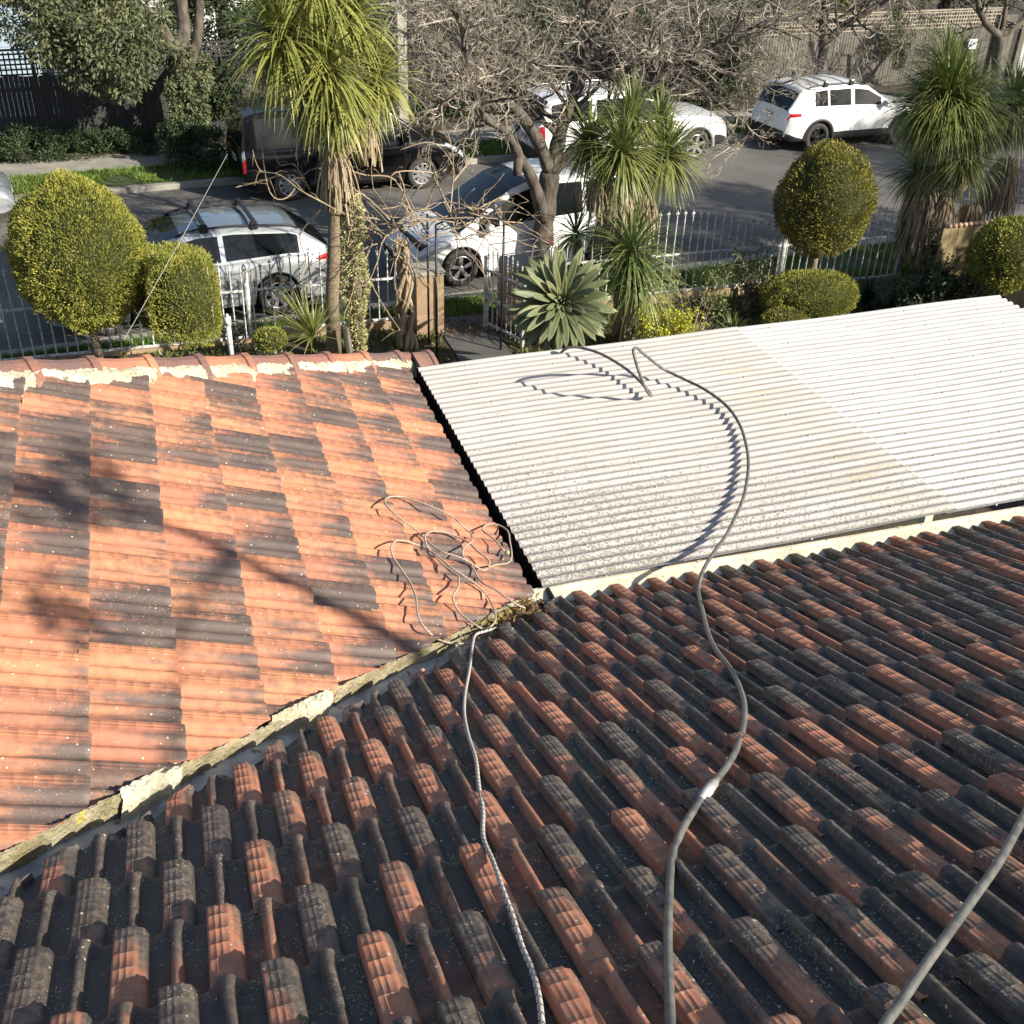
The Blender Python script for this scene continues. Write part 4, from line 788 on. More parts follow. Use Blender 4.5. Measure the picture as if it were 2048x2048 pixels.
# agave: broad fleshy rosette turned towards the roof
def agave():
    c = px(1121, 608, 13.55); b = Vector((c.x, c.y, GZ)); t = thing('agave', 'huge grey-green agave rosette with broad fleshy leaves beside the gate', 'agave', b)
    up = Vector((.02, -.78, .62)).normalized(); a = up.orthogonal().normalized(); e = up.cross(a); V, Fc, A = [], [], []; C = c - b; rs = random.Random(3); n = 76
    for i in range(n):
        f = i / (n - 1); az = i * 2.39996 + rs.uniform(-.1, .1); pol = R(8 + 92 * f ** .62); h = a * math.cos(az) + e * math.sin(az); L = (.16 + .62 * min(1, f * 2.6)) * rs.uniform(.9, 1.08); wd = (.045 + .085 * min(1, f * 2.4)) * rs.uniform(.9, 1.1)
        d = up * math.cos(pol) + h * math.sin(pol); side = d.cross(up).normalized() if f > .05 else a; p = C + up * (.10 * (1 - f)); seg = 9; b0 = len(V); rr = min(1, max(0, rs.uniform(.1, .9)))
        for k in range(seg + 1):
            tt = k / seg; wv = wd * np.interp(tt, [0, .15, .45, .7, .9, 1], [.45, .55, .95, 1.0, .55, .02]); nr = side.cross(d).normalized(); cup = .32 * (1 - tt * .5)
            for j, q in enumerate((-1, -.5, 0, .5, 1)): V.append(tuple(p + side * wv * .5 * q * (1 - .06 * abs(q)) + nr * (-wv * .5 * cup * (1 - q * q)) * (1 if side.cross(d).dot(up) > 0 else -1))); A.append((rr * .6 + .4 * tt, f, tt))
            d = (d + Vector((0, 0, -1)) * .055 * tt * (1.2 if f > .5 else .5) + up * (.02 if tt < .5 else -.06)).normalized(); p = p + d * L / seg
        for k in range(seg):
            for j in range(4): q = b0 + k * 5 + j; Fc.append((q, q + 1, q + 6, q + 5))
    o = mesh_np('leaves', V, np.array(Fc), M_AGAVE, t, True, A); s = o.modifiers.new('solid', 'SOLIDIFY'); s.thickness = .008
    m = MB(); m.tube([(0, 0, 0), (0, .1, .5), C - up * .05], [.07, .06, .07], 8); m.build('stem', M_DTRUNK, t, True)
    m = MB(); m.lathe(C + up * .08, [(.005, -.05), (.032, 0), (.026, .09), (.004, .17)], 8, (a, e, up)); m.build('bud', M_DKLEAF, t, True)
agave()
# trunk wrapped in creeping succulent
def succulent_column():
    b = px(715, 700, 15.3); b.z = GZ; top = px(697, 385, 15.3); t = thing('creeper_column', 'pale leafy creeper wrapped round a dead trunk beside the tall cabbage tree', 'climbing plant', b)
    ax = top - b; n = 5200; f = RNG.random(n); an = RNG.random(n) * 6.283; r = .155 * (1 + .18 * np.sin(f * 17) + .1 * np.sin(f * 41 + 2)) * np.clip(1.25 - np.abs(f - .55) * .75, .5, 1.2); r = r * (.75 + .3 * RNG.random(n)) * np.where(f < .28, .75, 1)
    P = np.outer(f, list(ax)) + np.stack([np.cos(an) * r, np.sin(an) * r, np.zeros(n)], 1); D = np.stack([np.cos(an), np.sin(an), .2 + 0 * an], 1) + RNG.normal(size=(n, 3)) * .5
    leaf_mesh('leaves', P, D, rdir(n), .045 + .03 * RNG.random(n), .022, M_SUCC, t)
    m = MB(); m.tube([Vector((0, 0, 0)), ax * .5 + Vector((.02, 0, 0)), ax], [.10, .09, .07], 8); m.build('trunk', M_DTRUNK, t, True)
    m = MB(); m.tube([px(700, 705, 14.9) - b, px(692, 655, 14.9) - b], [.055, .05], 6); m.build('stake', M_PALING, t, False)
succulent_column()
# small shrubs
def twiggy(name, label, base, hgt, spread, nst, mleaf, nleaf, lsz, mt=None, cat='shrub', seed=0, lf=(.3, 1.0), thick=.01):
    t = thing(name, label, cat, base); rs = random.Random(seed); m = MB(); tw = MB(); P = []
    for k in range(nst):
        a = rs.uniform(0, 6.283); d = Vector((math.cos(a) * spread, math.sin(a) * spread, 1)).normalized(); p = Vector((rs.uniform(-.05, .05), rs.uniform(-.05, .05), 0)); L = hgt * rs.uniform(.7, 1.1); pts = [p.copy()]
        for i in range(7):
            d = (d + Vector((rs.gauss(0, .13), rs.gauss(0, .13), .03))).normalized(); p = p + d * L / 7; pts.append(p.copy())
            if i > 1:
                for _ in range(2):
                    e = (d + Vector((rs.gauss(0, .6), rs.gauss(0, .6), rs.gauss(0, .3)))).normalized() * L * .25; m.tube([p, p + e * .5 + Vector((0, 0, .02)), p + e], [thick * .5, thick * .4, .002], 3); P += [p + e * rs.random() for _ in range(3)]
        m.tube(pts, [thick * (1.2 - .12 * i) for i in range(8)], 5); P += pts[2:]
    m.build('stems', mt or M_VINE, t, True)
    if nleaf:
        P = np.array([tuple(p) for p in P if p.z > hgt * lf[0] * .5]); idx = RNG.integers(0, len(P), nleaf); Q = P[idx] + RNG.normal(size=(nleaf, 3)) * .045 * max(1, hgt)
        leaf_mesh('leaves', Q, rdir(nleaf) + np.array([0, -.2, .3]), rdir(nleaf), lsz * (.6 + .8 * RNG.random(nleaf)), lsz * .55, mleaf, t)
    return t
def gb(x, y, n_): b = px(x, y, n_); b.z = GZ; return b
twiggy('rose_bush', 'leggy rose bush with a few green leaves in front of the right fence panel', gb(1388, 640, 14.6), 1.25, .30, 6, M_RLEAF, 420, .05, seed=3, lf=(.8, 1))
twiggy('twiggy_shrub', 'bare brown vase-shaped shrub just beyond the white sheets', gb(1382, 660, 13.7), .85, .35, 16, M_RLEAF, 0, .05, seed=4, thick=.008, mt=M_TWIG)
twiggy('shrub', 'small dark-leaved shrub against the fence, left of the clipped tree', gb(1492, 590, 15.5), .95, .28, 9, M_DKLEAF, 1500, .05, seed=5)
twiggy('shrub', 'bright lime-yellow leafy shrub at the edge of the white sheets', gb(1326, 690, 13.9), .95, .34, 20, M_YLEAF, 6500, .045, seed=6)
twiggy('shrub', 'dark leafy shrub low in the shade right of the path', gb(1180, 690, 12.9), .5, .5, 12, M_RLEAF, 1200, .06, seed=7)
twiggy('shrub', 'low green bush behind the rose bush by the fence plinth', gb(1440, 610, 15.2), .45, .5, 10, M_RLEAF, 900, .05, seed=8)
twiggy('shrub', 'shaded leafy shrub filling the bed left of the gold shrub', gb(1905, 560, 14.9), 1.1, .5, 14, M_DKLEAF, 3500, .06, seed=9)
twiggy('shrub', 'dark shrub in deep shade close to the tan fence', gb(1960, 590, 14.0), .9, .5, 12, M_DKLEAF, 2600, .06, seed=10)
twiggy('shrub', 'dark low shrub in the shaded bed near the corner of the white sheets', gb(1860, 620, 13.4), .75, .6, 12, M_DKLEAF, 2600, .06, seed=13)
twiggy('shrub', 'yellow-flowering low plant peeping over the hip tiles at the left', gb(235, 690, 14.0), .42, .6, 14, M_YLEAF, 900, .04, seed=14)
twiggy('shrub', 'dense dark shrub at the left end of the tan fence in deep shade', gb(1862, 600, 14.0), 1.0, .40, 14, M_DKLEAF, 4500, .07, seed=19)
# tan boarded fence at the right
tf = thing('board_fence', 'tan board fence at the right edge with a scalloped terracotta edge on top', 'fence', W(12.15, 14.45, GZ), AZ)
m = MB(); rs_ = random.Random(2)
for i in range(26): m.box((.085 + i * .15, 0, .80 + .012 * math.sin(i)), (.144, .022, 1.6))
m.build('boards', M_TAN, tf, False, .003)
m = MB(); m.box((1.95, .03, 1.35), (3.9, .04, .08)); m.box((1.95, .03, .4), (3.9, .04, .08)); m.build('rail', M_TAN, tf)
m = MB()
for i in range(10): m.lathe((.12 + i * .10, 0, 1.625), [(.004, -.03), (.04, -.02), (.045, .01), (.03, .035), (.004, .04)], 8)
m.build('edging', M_TERRA, tf, True)
tf2 = thing('board_fence', 'nearer run of tan board fence in the bottom right of the shaded bed', 'fence', W(11.9, 9.9, GZ), AZ + R(78))
m = MB()
for i in range(20): m.box((.085 + i * .15, 0, .62), (.144, .022, 1.25))
m.build('boards', M_TAN, tf2, False, .003); m = MB(); m.box((1.5, -.03, 1.0), (3, .04, .08)); m.build('rail', M_TAN, tf2)
# hose reel and white pipe by the post, shopping trolley by the gate
hr = thing('hose_reel', 'small dark garden hose reel standing by the silver fence post', 'hose reel', gb(470, 690, 15.6), AZ); c = px(466, 668, 15.6); zc = c.z - GZ
for y in (-.07, .07):
    m = MB()
    for k in range(16):
        a0, a1 = k * math.pi / 8, (k + 1) * math.pi / 8; m.tube([(math.cos(a0) * .17, y, zc + math.sin(a0) * .17), (math.cos(a1) * .17, y, zc + math.sin(a1) * .17)], .012, 5)
    for k in range(6): a0 = k * math.pi / 3; m.tube([(0, y, zc), (math.cos(a0) * .17, y, zc + math.sin(a0) * .17)], .010, 5)
    m.build('wheel', M_TRIM, hr, True)
m = MB(); m.tube([(0, -.07, zc), (0, .07, zc)], .07, 12); m.build('drum', M_TRIM, hr, True)
m = MB(); m.tube([(-.12, -.09, 0), (0, -.09, zc), (.12, -.09, 0)], .012, 5); m.tube([(-.12, .09, 0), (0, .09, zc), (.12, .09, 0)], .012, 5); m.build('frame', M_TRIM, hr, True)
pp = thing('pipe', 'white plastic pipe standing upright in front of the hose reel', 'pipe', gb(462, 700, 15.3), AZ); zt = px(462, 636, 15.3).z - GZ
m = MB(); m.tube([(0, 0, 0), (0, 0, zt)], .038, 10); m.build('tube', M_PVC, pp, True); m = MB(); m.tube([(0, 0, zt - .10), (0, 0, zt + .02)], .05, 10); m.tube([(0, 0, zt + .02), (0, 0, zt + .07)], [.03, .012], 8); m.build('cap', M_PVC, pp, True)
tr = thing('shopping_trolley', 'wire shopping trolley with a red handle parked on the verge by the white people mover', 'trolley', (px(1035, 560, 17.0).x, px(1035, 560, 17.0).y, .10), AZ + R(8))
m = MB()
for i in range(12): x = -.42 + i * .075; m.tube([(x, -.26, .55), (x, -.28, .98)], .004, 3); m.tube([(x, .26, .55), (x, .28, .98)], .004, 3); m.tube([(x, -.26, .55), (x, .26, .55)], .004, 3)
for z_ in (.55, .66, .77, .88, .98):
    for y in (-.27, .27): m.tube([(-.42, y, z_), (.42, y, z_)], .004 if z_ < .98 else .009, 4)
    m.tube([(-.42, -.27, z_), (-.42, .27, z_)], .004, 3); m.tube([(.42, -.27, z_), (.42, .27, z_)], .004, 3)
m.build('basket', M_ALLOY, tr)
m = MB(); m.tube([(.52, -.27, 1.04), (.52, .27, 1.04)], .017, 8); m.build('handle', M_RED, tr, True)
m = MB()
for y in (-.24, .24): m.tube([(.52, y, 1.04), (.42, y, .9), (.34, y, .25), (-.40, y, .16)], .012, 5); m.tube([(-.40, y, .16), (-.42, y, .55)], .012, 5)
m.build('frame', M_ALLOY, tr, True)
for x in (-.38, .32):
    for y in (-.22, .22):
        m = MB(); m.tube([(x, y - .015, .06), (x, y + .015, .06)], .06, 10); m.build('wheel', M_TYRE, tr, True)
# overhead stay wire crossing the left of the view
wr = MB(); a = px(455, 308, 15.0); b_ = px(248, 680, 12.2); wr.tube([a, a.lerp(b_, .5) - EZ * .02, b_], .0032, 5); tag(wr.build('stay_wire', M_WIRE, None, True), 'thin pale wire slanting down across the silver wagon on the left', 'wire')
# ================================================================== cars
def make_car(name, label, p, o2, rev, body, zs=0.0):
    """p: dict of profiles; local x forward, y left; origin under the rear axle line, centre"""
    L, Wd, wb, ro, r = p['L'], p['W'], p['wb'], p['ro'], p['r']
    t = thing(name, label, p['cat'], (o2.x, o2.y, zs), AZ2 + (math.pi if rev else 0)); x0, x1 = -ro, L - ro; hw = Wd / 2
    fz = lambda k, x: float(np.interp(x, [a for a, _ in p[k]], [b for _, b in p[k]]))
    xs = sorted(set([round(x, 4) for x in list(np.linspace(x0, x1, 96))] + [a for a, _ in p['belt']]))
    wheels = (0, wb); ar = r + .055
    def half(x):
        e = min(x - x0, x1 - x); f = 1 - (1 - min(1, max(0, e) / p.get('rnd', .55))) ** 2.6 * p.get('tap', .16); return hw * f
    def zlow(x):
        z_ = p['low']; e = min(x - x0, x1 - x); z_ += .10 * max(0, 1 - e / .25) ** 2
        for xw in wheels:
            if abs(x - xw) < ar: z_ = max(z_, r + math.sqrt(ar * ar - (x - xw) ** 2) * .97)
        return z_
    def section(x):
        h, zl, zb = half(x), zlow(x), fz('belt', x); zm = max(zl + .02, zl + (zb - zl) * .45) ; e = min(x - x0, x1 - x)
        return [(h - .05, zl), (h - .012, zl + .03), (h, max(zl + .04, .42 * zb + .18)), (h - .004, zb * .80 + .02), (h - .03, zb - .05), (h - .075, zb), (h * .55, zb + .028), (0, zb + .04)]
    V = []; ny = 8
    for x in xs:
        S = section(x)
        for y, z_ in S: V.append((x, -y, z_))
        for y, z_ in S[-2::-1]: V.append((x, y, z_))
    k = 15; Fc = []
    for i in range(len(xs) - 1):
        for j in range(k - 1): a = i * k + j; Fc.append((a, a + 1, a + k + 1, a + k))
    Fc.append(tuple(range(k))[::-1]); Fc.append(tuple((len(xs) - 1) * k + j for j in range(k)))
    o = mesh_np('body', V, Fc, body, t, True); o.modifiers.new('edge', 'EDGE_SPLIT').split_angle = R(38)
    B = o
    m = MB(); m.box(((x0 + x1) / 2, 0, .52), (L - .5, Wd - .30, .50)); m.build('underbody', M_TRIM, t)
    # greenhouse
    g0, g1 = p['roof'][0][0], p['roof'][-1][0]; gx = sorted(set(list(np.round(np.linspace(g0, g1, 60), 4)) + [a for a, _ in p['roof']] + [b for w_ in p['win'] for b in w_[:2]] + list(p['screens'])))
    rg = {}; inn = p.get('inset', .17)
    def gsec(x):
        zb, zr = fz('belt', x) - .01, fz('roof', x); zr = max(zr, zb + .012); hb = half(x) - .075; f = (zr - zb) / (max(b for _, b in p['roof']) - zb + 1e-6); ht = hb - inn * min(1, f); zt = zr - .055 * min(1, f * 1.5) - .0
        l = lambda q: (hb + (ht - hb) * q, zb + (zt - zb) * q)
        return [l(0), l(.10), l(.30), l(.90), l(1.0), (ht - .06, zr - .008), (ht * .5, zr + .014), (0, zr + .020)]
    def reg(x, j):
        if j >= 5: return 'rear_window' if x < p['screens'][0] else ('windscreen' if x > p['screens'][1] else 'roof')
        if j in (1, 2):
            for q, w_ in enumerate(p['win']):
                if w_[0] <= x <= w_[1]: return 'side_window'
        return 'pillars'
    secs = [gsec(x) for x in gx]
    def emit(key, quad): v, f = rg.setdefault(key, ([], [])); b = len(v); v += quad; f.append((b, b + 1, b + 2, b + 3))
    for i in range(len(gx) - 1):
        xm = (gx[i] + gx[i + 1]) / 2
        for j in range(7):
            rr = reg(xm, j); (ya, za), (yb, zb_) = secs[i][j], secs[i][j + 1]; (yc, zc_), (yd, zd) = secs[i + 1][j + 1], secs[i + 1][j]
            key = rr
            if rr == 'side_window': key = ('side_window', next(q for q, w_ in enumerate(p['win']) if w_[0] <= xm <= w_[1]))
            for sg in (-1, 1): emit(key if rr != 'side_window' else key + (sg,), [(gx[i], sg * ya, za), (gx[i], sg * yb, zb_), (gx[i + 1], sg * yc, zc_), (gx[i + 1], sg * yd, zd)][::(1 if sg < 0 else -1)])
    for key, (v, f) in rg.items():
        nm = key if isinstance(key, str) else key[0]; gl = nm in ('rear_window', 'windscreen', 'side_window')
        o = mesh_np(nm, v, f, M_GLASS if gl else (p.get('roofm', body) if nm == 'roof' else (p.get('pillm', body))), t, True)
        w_ = o.modifiers.new('weld', 'WELD'); w_.merge_threshold = .0008
    def sidept(x, q, sg, off=.006):
        S = section(x); n = len(S) - 1; a = q * n; i = min(n - 1, int(a)); f = a - i; return Vector((x, sg * (S[i][0] * (1 - f) + S[i + 1][0] * f + off), S[i][1] * (1 - f) + S[i + 1][1] * f))
    def patch(nm, xr, qr, mt, sg=(-1, 1), off=.006, n=6, par=None):
        for s_ in sg:
            V = []; Fc = []
            for i in range(n + 1):
                for j in range(n + 1):
                    x = xr[0] + (xr[1] - xr[0]) * i / n; q0 = qr[0] + (qr[2] - qr[0]) * i / n if len(qr) > 2 else qr[0]; q1 = qr[1] + (qr[3] - qr[1]) * i / n if len(qr) > 2 else qr[1]; v = sidept(x, q0 + (q1 - q0) * j / n, s_, off); V.append(v)
            for i in range(n):
                for j in range(n): a = i * (n + 1) + j; Fc.append((a, a + 1, a + n + 2, a + n + 1))
            mesh_np(nm, V, Fc, mt, par or t, True)
    def line(x, q0, q1): patch('door_seam', (x - .006, x + .006), (q0, q1), M_TRIM, off=.002, n=5)
    for x in p['seams']: line(x, .10, .70)
    for x in p['handles']: patch('door_handle', (x, x + .16), (.50, .545), p.get('hmat', body), off=.025, n=2)
    # wheels
    for xw in wheels:
        for sg in (-1, 1):
            yo = hw - .03; wv = .20; m = MB(); ax = (Vector((1, 0, 0)), Vector((0, 0, 1)), Vector((0, sg, 0)))
            m.lathe((xw, sg * (yo - wv), r), [(r * .62, 0), (r * .95, .0), (r, .03), (r, wv - .03), (r * .95, wv), (r * .68, wv + .004), (r * .66, wv - .06)], 28, ax, False); wh = m.build('wheel', M_TYRE, t, True)
            m = MB(); c = Vector((xw, sg * (yo - .035), r)); n = p.get('spokes', 5)
            m.lathe(c, [(r * .69, .028), (r * .66, .034), (r * .62, .030), (r * .62, -.02)], 28, ax, False); m.lathe(c, [(r * .14, -.01), (r * .14, .026), (r * .08, .032)], 12, ax)
            for i in range(n):
                for dd_ in ((-.11, .11) if p.get('split', True) else (0,)):
                    a = 2 * math.pi * i / n + .3; u = Vector((math.cos(a), 0, math.sin(a))); u2 = Vector((math.cos(a + dd_), 0, math.sin(a + dd_))); tv = Vector((-math.sin(a), 0, math.cos(a))) * (r * (.05 if p.get('split', True) else .09)); d = Vector((0, sg, 0))
                    A_, B_ = c + u * r * .10 + d * .022, c + u2 * r * .65 + d * .028; m.add([A_ - tv, A_ + tv, B_ + tv * 1.1, B_ - tv * 1.1, A_ - tv - d * .02, A_ + tv - d * .02, B_ + tv - d * .02, B_ - tv - d * .02], [(0, 1, 2, 3), (4, 7, 6, 5), (0, 4, 5, 1), (1, 5, 6, 2), (2, 6, 7, 3), (3, 7, 4, 0)])
            m.build('rim', p.get('rimm', M_ALLOY), wh, False)
            m = MB(); m.lathe((xw, sg * (yo - .12), r), [(r * .6, 0), (r * .6, .01)], 20, ax); m.build('brake_disc', M_TRIM, wh)
        if p.get('clad'):
            for sg in (-1, 1):
                m = MB(); N_ = 22; V = []; Fc = []
                for i in range(N_ + 1):
                    a = math.pi * (i / N_) * 1.06 - .09
                    for rr, of in ((ar - .012, -.02), (ar - .012, .016), (ar + .06, .014), (ar + .065, -.004)): V.append((xw + math.cos(a) * rr, sg * (hw + of - .003 * 0), max(.2, r + math.sin(a) * rr)))
                for i in range(N_):
                    for j in range(3): q = i * 4 + j; Fc.append((q, q + 1, q + 5, q + 4))
                mesh_np('arch_cladding', V, Fc, p['clad'], t, True)
    if p.get('sill'): patch('sill', (ar + .05, wb - ar - .05), (.0, .22), p['sill'], off=.008, n=6)
    # mirrors
    mx_ = p['mirror']; zb = fz('belt', mx_) + .07
    for sg in (-1, 1):
        m = MB(); m.box((mx_, sg * (hw + .06), zb), (.12, .20, .15)); mr = m.build('mirror', p.get('mirm', body), t, True, .03)
    # lamps
    hq = p['head']; patch('headlight', hq[0], hq[1], M_LAMP, off=.008)
    tq = p['tail']; patch('tail_light', tq[0], tq[1], p.get('tailm', M_RED), off=.010)
    if p.get('tail2'): patch('tail_light', p['tail2'][0], p['tail2'][1], M_RED, off=.010)
    zb0 = fz('belt', x0)
    m = MB(); m.box((x0 - .006, 0, p['plz']), (.012, .37, .12)); pl = m.build('number_plate', M_PLATE, t, False, .003)
    m = MB(); m.box((x1 + .006, 0, .45), (.012, .37, .12)); pl2 = m.build('number_plate', M_PLATE, t, False, .003)
    for q_, xx in ((pl, x0 - .014), (pl2, x1 + .014)):
        m = MB()
        for i in range(6): m.box((xx, -.13 + i * .052, p['plz'] if q_ is pl else .45), (.003, .030, .062))
        m.build('characters', M_PLTX, q_)
    m = MB(); m.box((x1 - .012, 0, .40), (.05, Wd * .60, .14)); m.build('grille', M_TRIM, t, False, .02)
    if p.get('bumper'): patch('bumper', (x0 + .001, x0 + .5), (.0, .22, .0, .16), p['bumper'], off=.008); m = MB(); m.box((x0 - .01, 0, .42), (.05, Wd * .74, .24)); m.build('bumper', p['bumper'], t, False, .02)
    # racks and rails
    zr = max(b for _, b in p['roof'])
    for xb in p.get('racks', []):
        yy = half(xb) - .075 - inn - .02; z_ = fz('roof', xb) + .10; m = MB(); m.box((xb, 0, z_), (.075, 2 * yy + .10, .028)); cb = m.build('roof_rack_bar', p.get('rackm', M_TRIM), t, False, .01)
        for sg in (-1, 1): m = MB(); m.box((xb, sg * (yy + .0), z_ - .07), (.13, .07, .13)); m.build('rack_foot', M_TRIM, t, False, .02)
    if p.get('rails'):
        for sg in (-1, 1):
            pts = []
            for i in range(13):
                x = p['rails'][0] + (p['rails'][1] - p['rails'][0]) * i / 12; yy = half(x) - .075 - inn - .03; e = min(i, 12 - i); pts.append((x, sg * yy, fz('roof', x) + (.0 if e == 0 else .025)))
            m = MB(); m.tube(pts, .018, 6); m.build('roof_rail', p.get('railm', M_TRIM), t, True)
    if p.get('extra'): p['extra'](t, patch, sidept, section, x0, x1, hw)
    return t
MPS, MPN, WAS, WAN = 6.80, 17.58, 3.47, 17.36
# -- black van, far side, facing right
van = dict(cat='van', L=5.0, W=1.92, wb=3.0, ro=.95, r=.345, low=.24, belt=[(-.95, 1.02), (-.9, 1.10), (.3, 1.12), (2.7, 1.10), (3.15, 1.06), (3.6, .98), (3.95, .82), (4.05, .62)],
    roof=[(-.93, 1.12), (-.86, 1.50), (-.80, 1.75), (-.55, 1.83), (1.0, 1.86), (2.0, 1.83), (2.35, 1.72), (3.15, 1.08)], win=[(-.62, .35), (.48, 1.40), (1.55, 2.72)], screens=(-.80, 2.22), seams=[1.46, 2.62, .36], handles=[1.60, 1.15], mirror=2.60,
    head=((3.55, 3.98), (.55, .70, .42, .62)), tail=((-.945, -.885), (.30, .46)), plz=.8, inset=.13, spokes=10, split=False, rnd=.35, tap=.10, rimm=M_ALLOY,
    extra=lambda t, patch, sp, sec, x0, x1, hw: (patch('tail_light', (-.945, -.885), (.46, .74), M_LAMP, off=.012), patch('side_moulding', (.45, 2.5), (.16, .21), M_TRIM, off=.012), patch('fog_lamp', (3.86, 3.96), (.16, .24), M_CHROME, off=.01)))
va = U(5.14, 23.50 + .96); make_car('van', 'black van with polished ten-spoke wheels parked across the street', van, va, False, M_BLK)
# -- white SUV with roof bars, far right, facing right
suv = dict(cat='car', L=4.6, W=1.86, wb=2.69, ro=.95, r=.365, low=.30, belt=[(-.95, .86), (-.90, 1.02), (-.2, 1.10), (1.2, 1.07), (2.3, 1.04), (2.75, .99), (3.3, .92), (3.58, .80), (3.65, .66)],
    roof=[(-.90, 1.06), (-.62, 1.44), (-.52, 1.53), (.1, 1.59), (1.0, 1.60), (1.5, 1.54), (2.35, 1.06)], win=[(-.18, .22), (.28, .95), (1.06, 1.92)], screens=(-.60, 1.38), seams=[1.0, 2.0, .05], handles=[1.12, .22], mirror=1.95,
    head=((3.30, 3.62), (.46, .56, .44, .52)), tail=((-.94, -.62), (.50, .62, .50, .57)), plz=.86, clad=M_TRIM, sill=M_TRIM, bumper=M_TRIM, rimm=M_ALLOYD, racks=[.15, .95], rackm=M_ALLOY, rails=(-.4, 1.35), spokes=5, split=False, rnd=.5, tap=.17, inset=.16)
make_car('car', 'white SUV with roof bars and black wheel arches parked far right', suv, U(18.96, 23.60 + .93), False, M_WHITE)
# -- white four wheel drive ute with dark bumper, far centre, facing right
pk = dict(cat='pickup', L=5.15, W=1.88, wb=3.1, ro=1.15, r=.39, low=.38, belt=[(-1.15, 1.08), (-1.1, 1.12), (.2, 1.14), (1.6, 1.14), (2.55, 1.14), (3.1, 1.10), (3.75, 1.02), (3.95, .85), (4.0, .70)],
    roof=[(-1.10, 1.14), (-1.0, 1.5), (-.9, 1.62), (-.5, 1.69), (.9, 1.71), (1.5, 1.68), (1.85, 1.58), (2.5, 1.15)], win=[(-.85, .20), (.32, 1.02), (1.12, 2.08)], screens=(-.9, 1.72), seams=[1.06, 2.1, .26], handles=[1.2, .4], mirror=2.1,
    head=((3.55, 3.93), (.50, .64, .46, .60)), tail=((-1.14, -1.04), (.35, .66)), plz=.72, rimm=M_ALLOY, spokes=6, split=False, clad=M_SILVER, bumper=M_TRIM, rnd=.35, tap=.10, inset=.13, rails=(-.6, 1.3), railm=M_ALLOY,
    extra=lambda t, patch, sp, sec, x0, x1, hw: (patch('bumper', (3.6, 3.99), (.0, .30), M_TRIM, off=.02),))
make_car('pickup', 'white four-wheel drive with silver alloy wheels parked behind the middle cabbage tree', pk, U(12.28, 23.72 + .94), False, M_WHITE)
# -- silver wagon, near side, facing left
wag = dict(cat='car', L=4.72, W=1.82, wb=2.70, ro=1.05, r=.335, low=.22, belt=[(-1.05, .80), (-.98, .96), (-.2, .985), (1.0, .93), (2.1, .90), (2.6, .86), (3.2, .76), (3.55, .62), (3.67, .5)],
    roof=[(-.98, .98), (-.80, 1.12), (-.50, 1.33), (-.30, 1.39), (.6, 1.46), (1.2, 1.45), (1.7, 1.35), (2.65, .88)], win=[(-.42, .0), (.0, .78), (.86, 1.98)], screens=(-.46, 1.42), seams=[.82, 1.95, -.02], handles=[.95, .10], mirror=1.95,
    head=((3.1, 3.58), (.46, .60, .40, .54)), tail=((-1.03, -.66), (.48, .70, .53, .60)), plz=.72, rimm=M_ALLOY, spokes=8, split=False, racks=[.25, 1.05], rackm=M_ALLOYD, rails=(-.45, 1.5), railm=M_TRIM, pillm=None, rnd=.6, tap=.2, inset=.21)
wag['pillm'] = M_SILVER; wag['roofm'] = mat('glass_roof', (.16, .19, .22), .10, coat=1.0)
make_car('car', 'silver station wagon with roof bars parked beyond the left fence', wag, U(WAS, WAN + .91), True, M_SILVER)
# -- white people mover, near side, facing left
mpv = dict(cat='car', L=4.82, W=1.82, wb=2.85, ro=.98, r=.335, low=.20, belt=[(-.98, .92), (-.93, 1.08), (0, 1.08), (1.6, 1.00), (2.5, .96), (3.0, .90), (3.5, .74), (3.76, .58), (3.84, .45)],
    roof=[(-.93, 1.1), (-.8, 1.5), (-.68, 1.66), (-.2, 1.74), (.9, 1.76), (1.5, 1.71), (1.85, 1.60), (2.85, .96)], win=[(-.55, .38), (.46, 1.28), (1.38, 2.05), (2.10, 2.50)], screens=(-.66, 1.50), seams=[1.32, 2.36, .42], handles=[1.45, .95], mirror=2.35,
    head=((3.05, 3.62), (.48, .60, .40, .52)), tail=((-.97, -.84), (.5, .8)), plz=.8, rimm=M_ALLOY, spokes=5, split=True, rnd=.75, tap=.24, inset=.17,
    extra=lambda t, patch, sp, sec, x0, x1, hw: (patch('air_intake', (3.66, 3.80), (.14, .24), M_TRIM, off=.01),))
make_car('car', 'white people mover parked behind the bare street tree, facing left', mpv, U(MPS + 2.85, MPN + .91), True, M_WHITE)
# -- silver car just entering at the left edge
c_ = gz(18, 402); s_ = c_.dot(S2)
sed = dict(wag); sed.update(cat='car', racks=[], rails=None, roofm=M_SILVER, spokes=5)
make_car('car', 'silver car cut off by the left edge, only its nose showing', sed, U(s_ - 3.55, 23.6 + .91), False, M_SILVER)
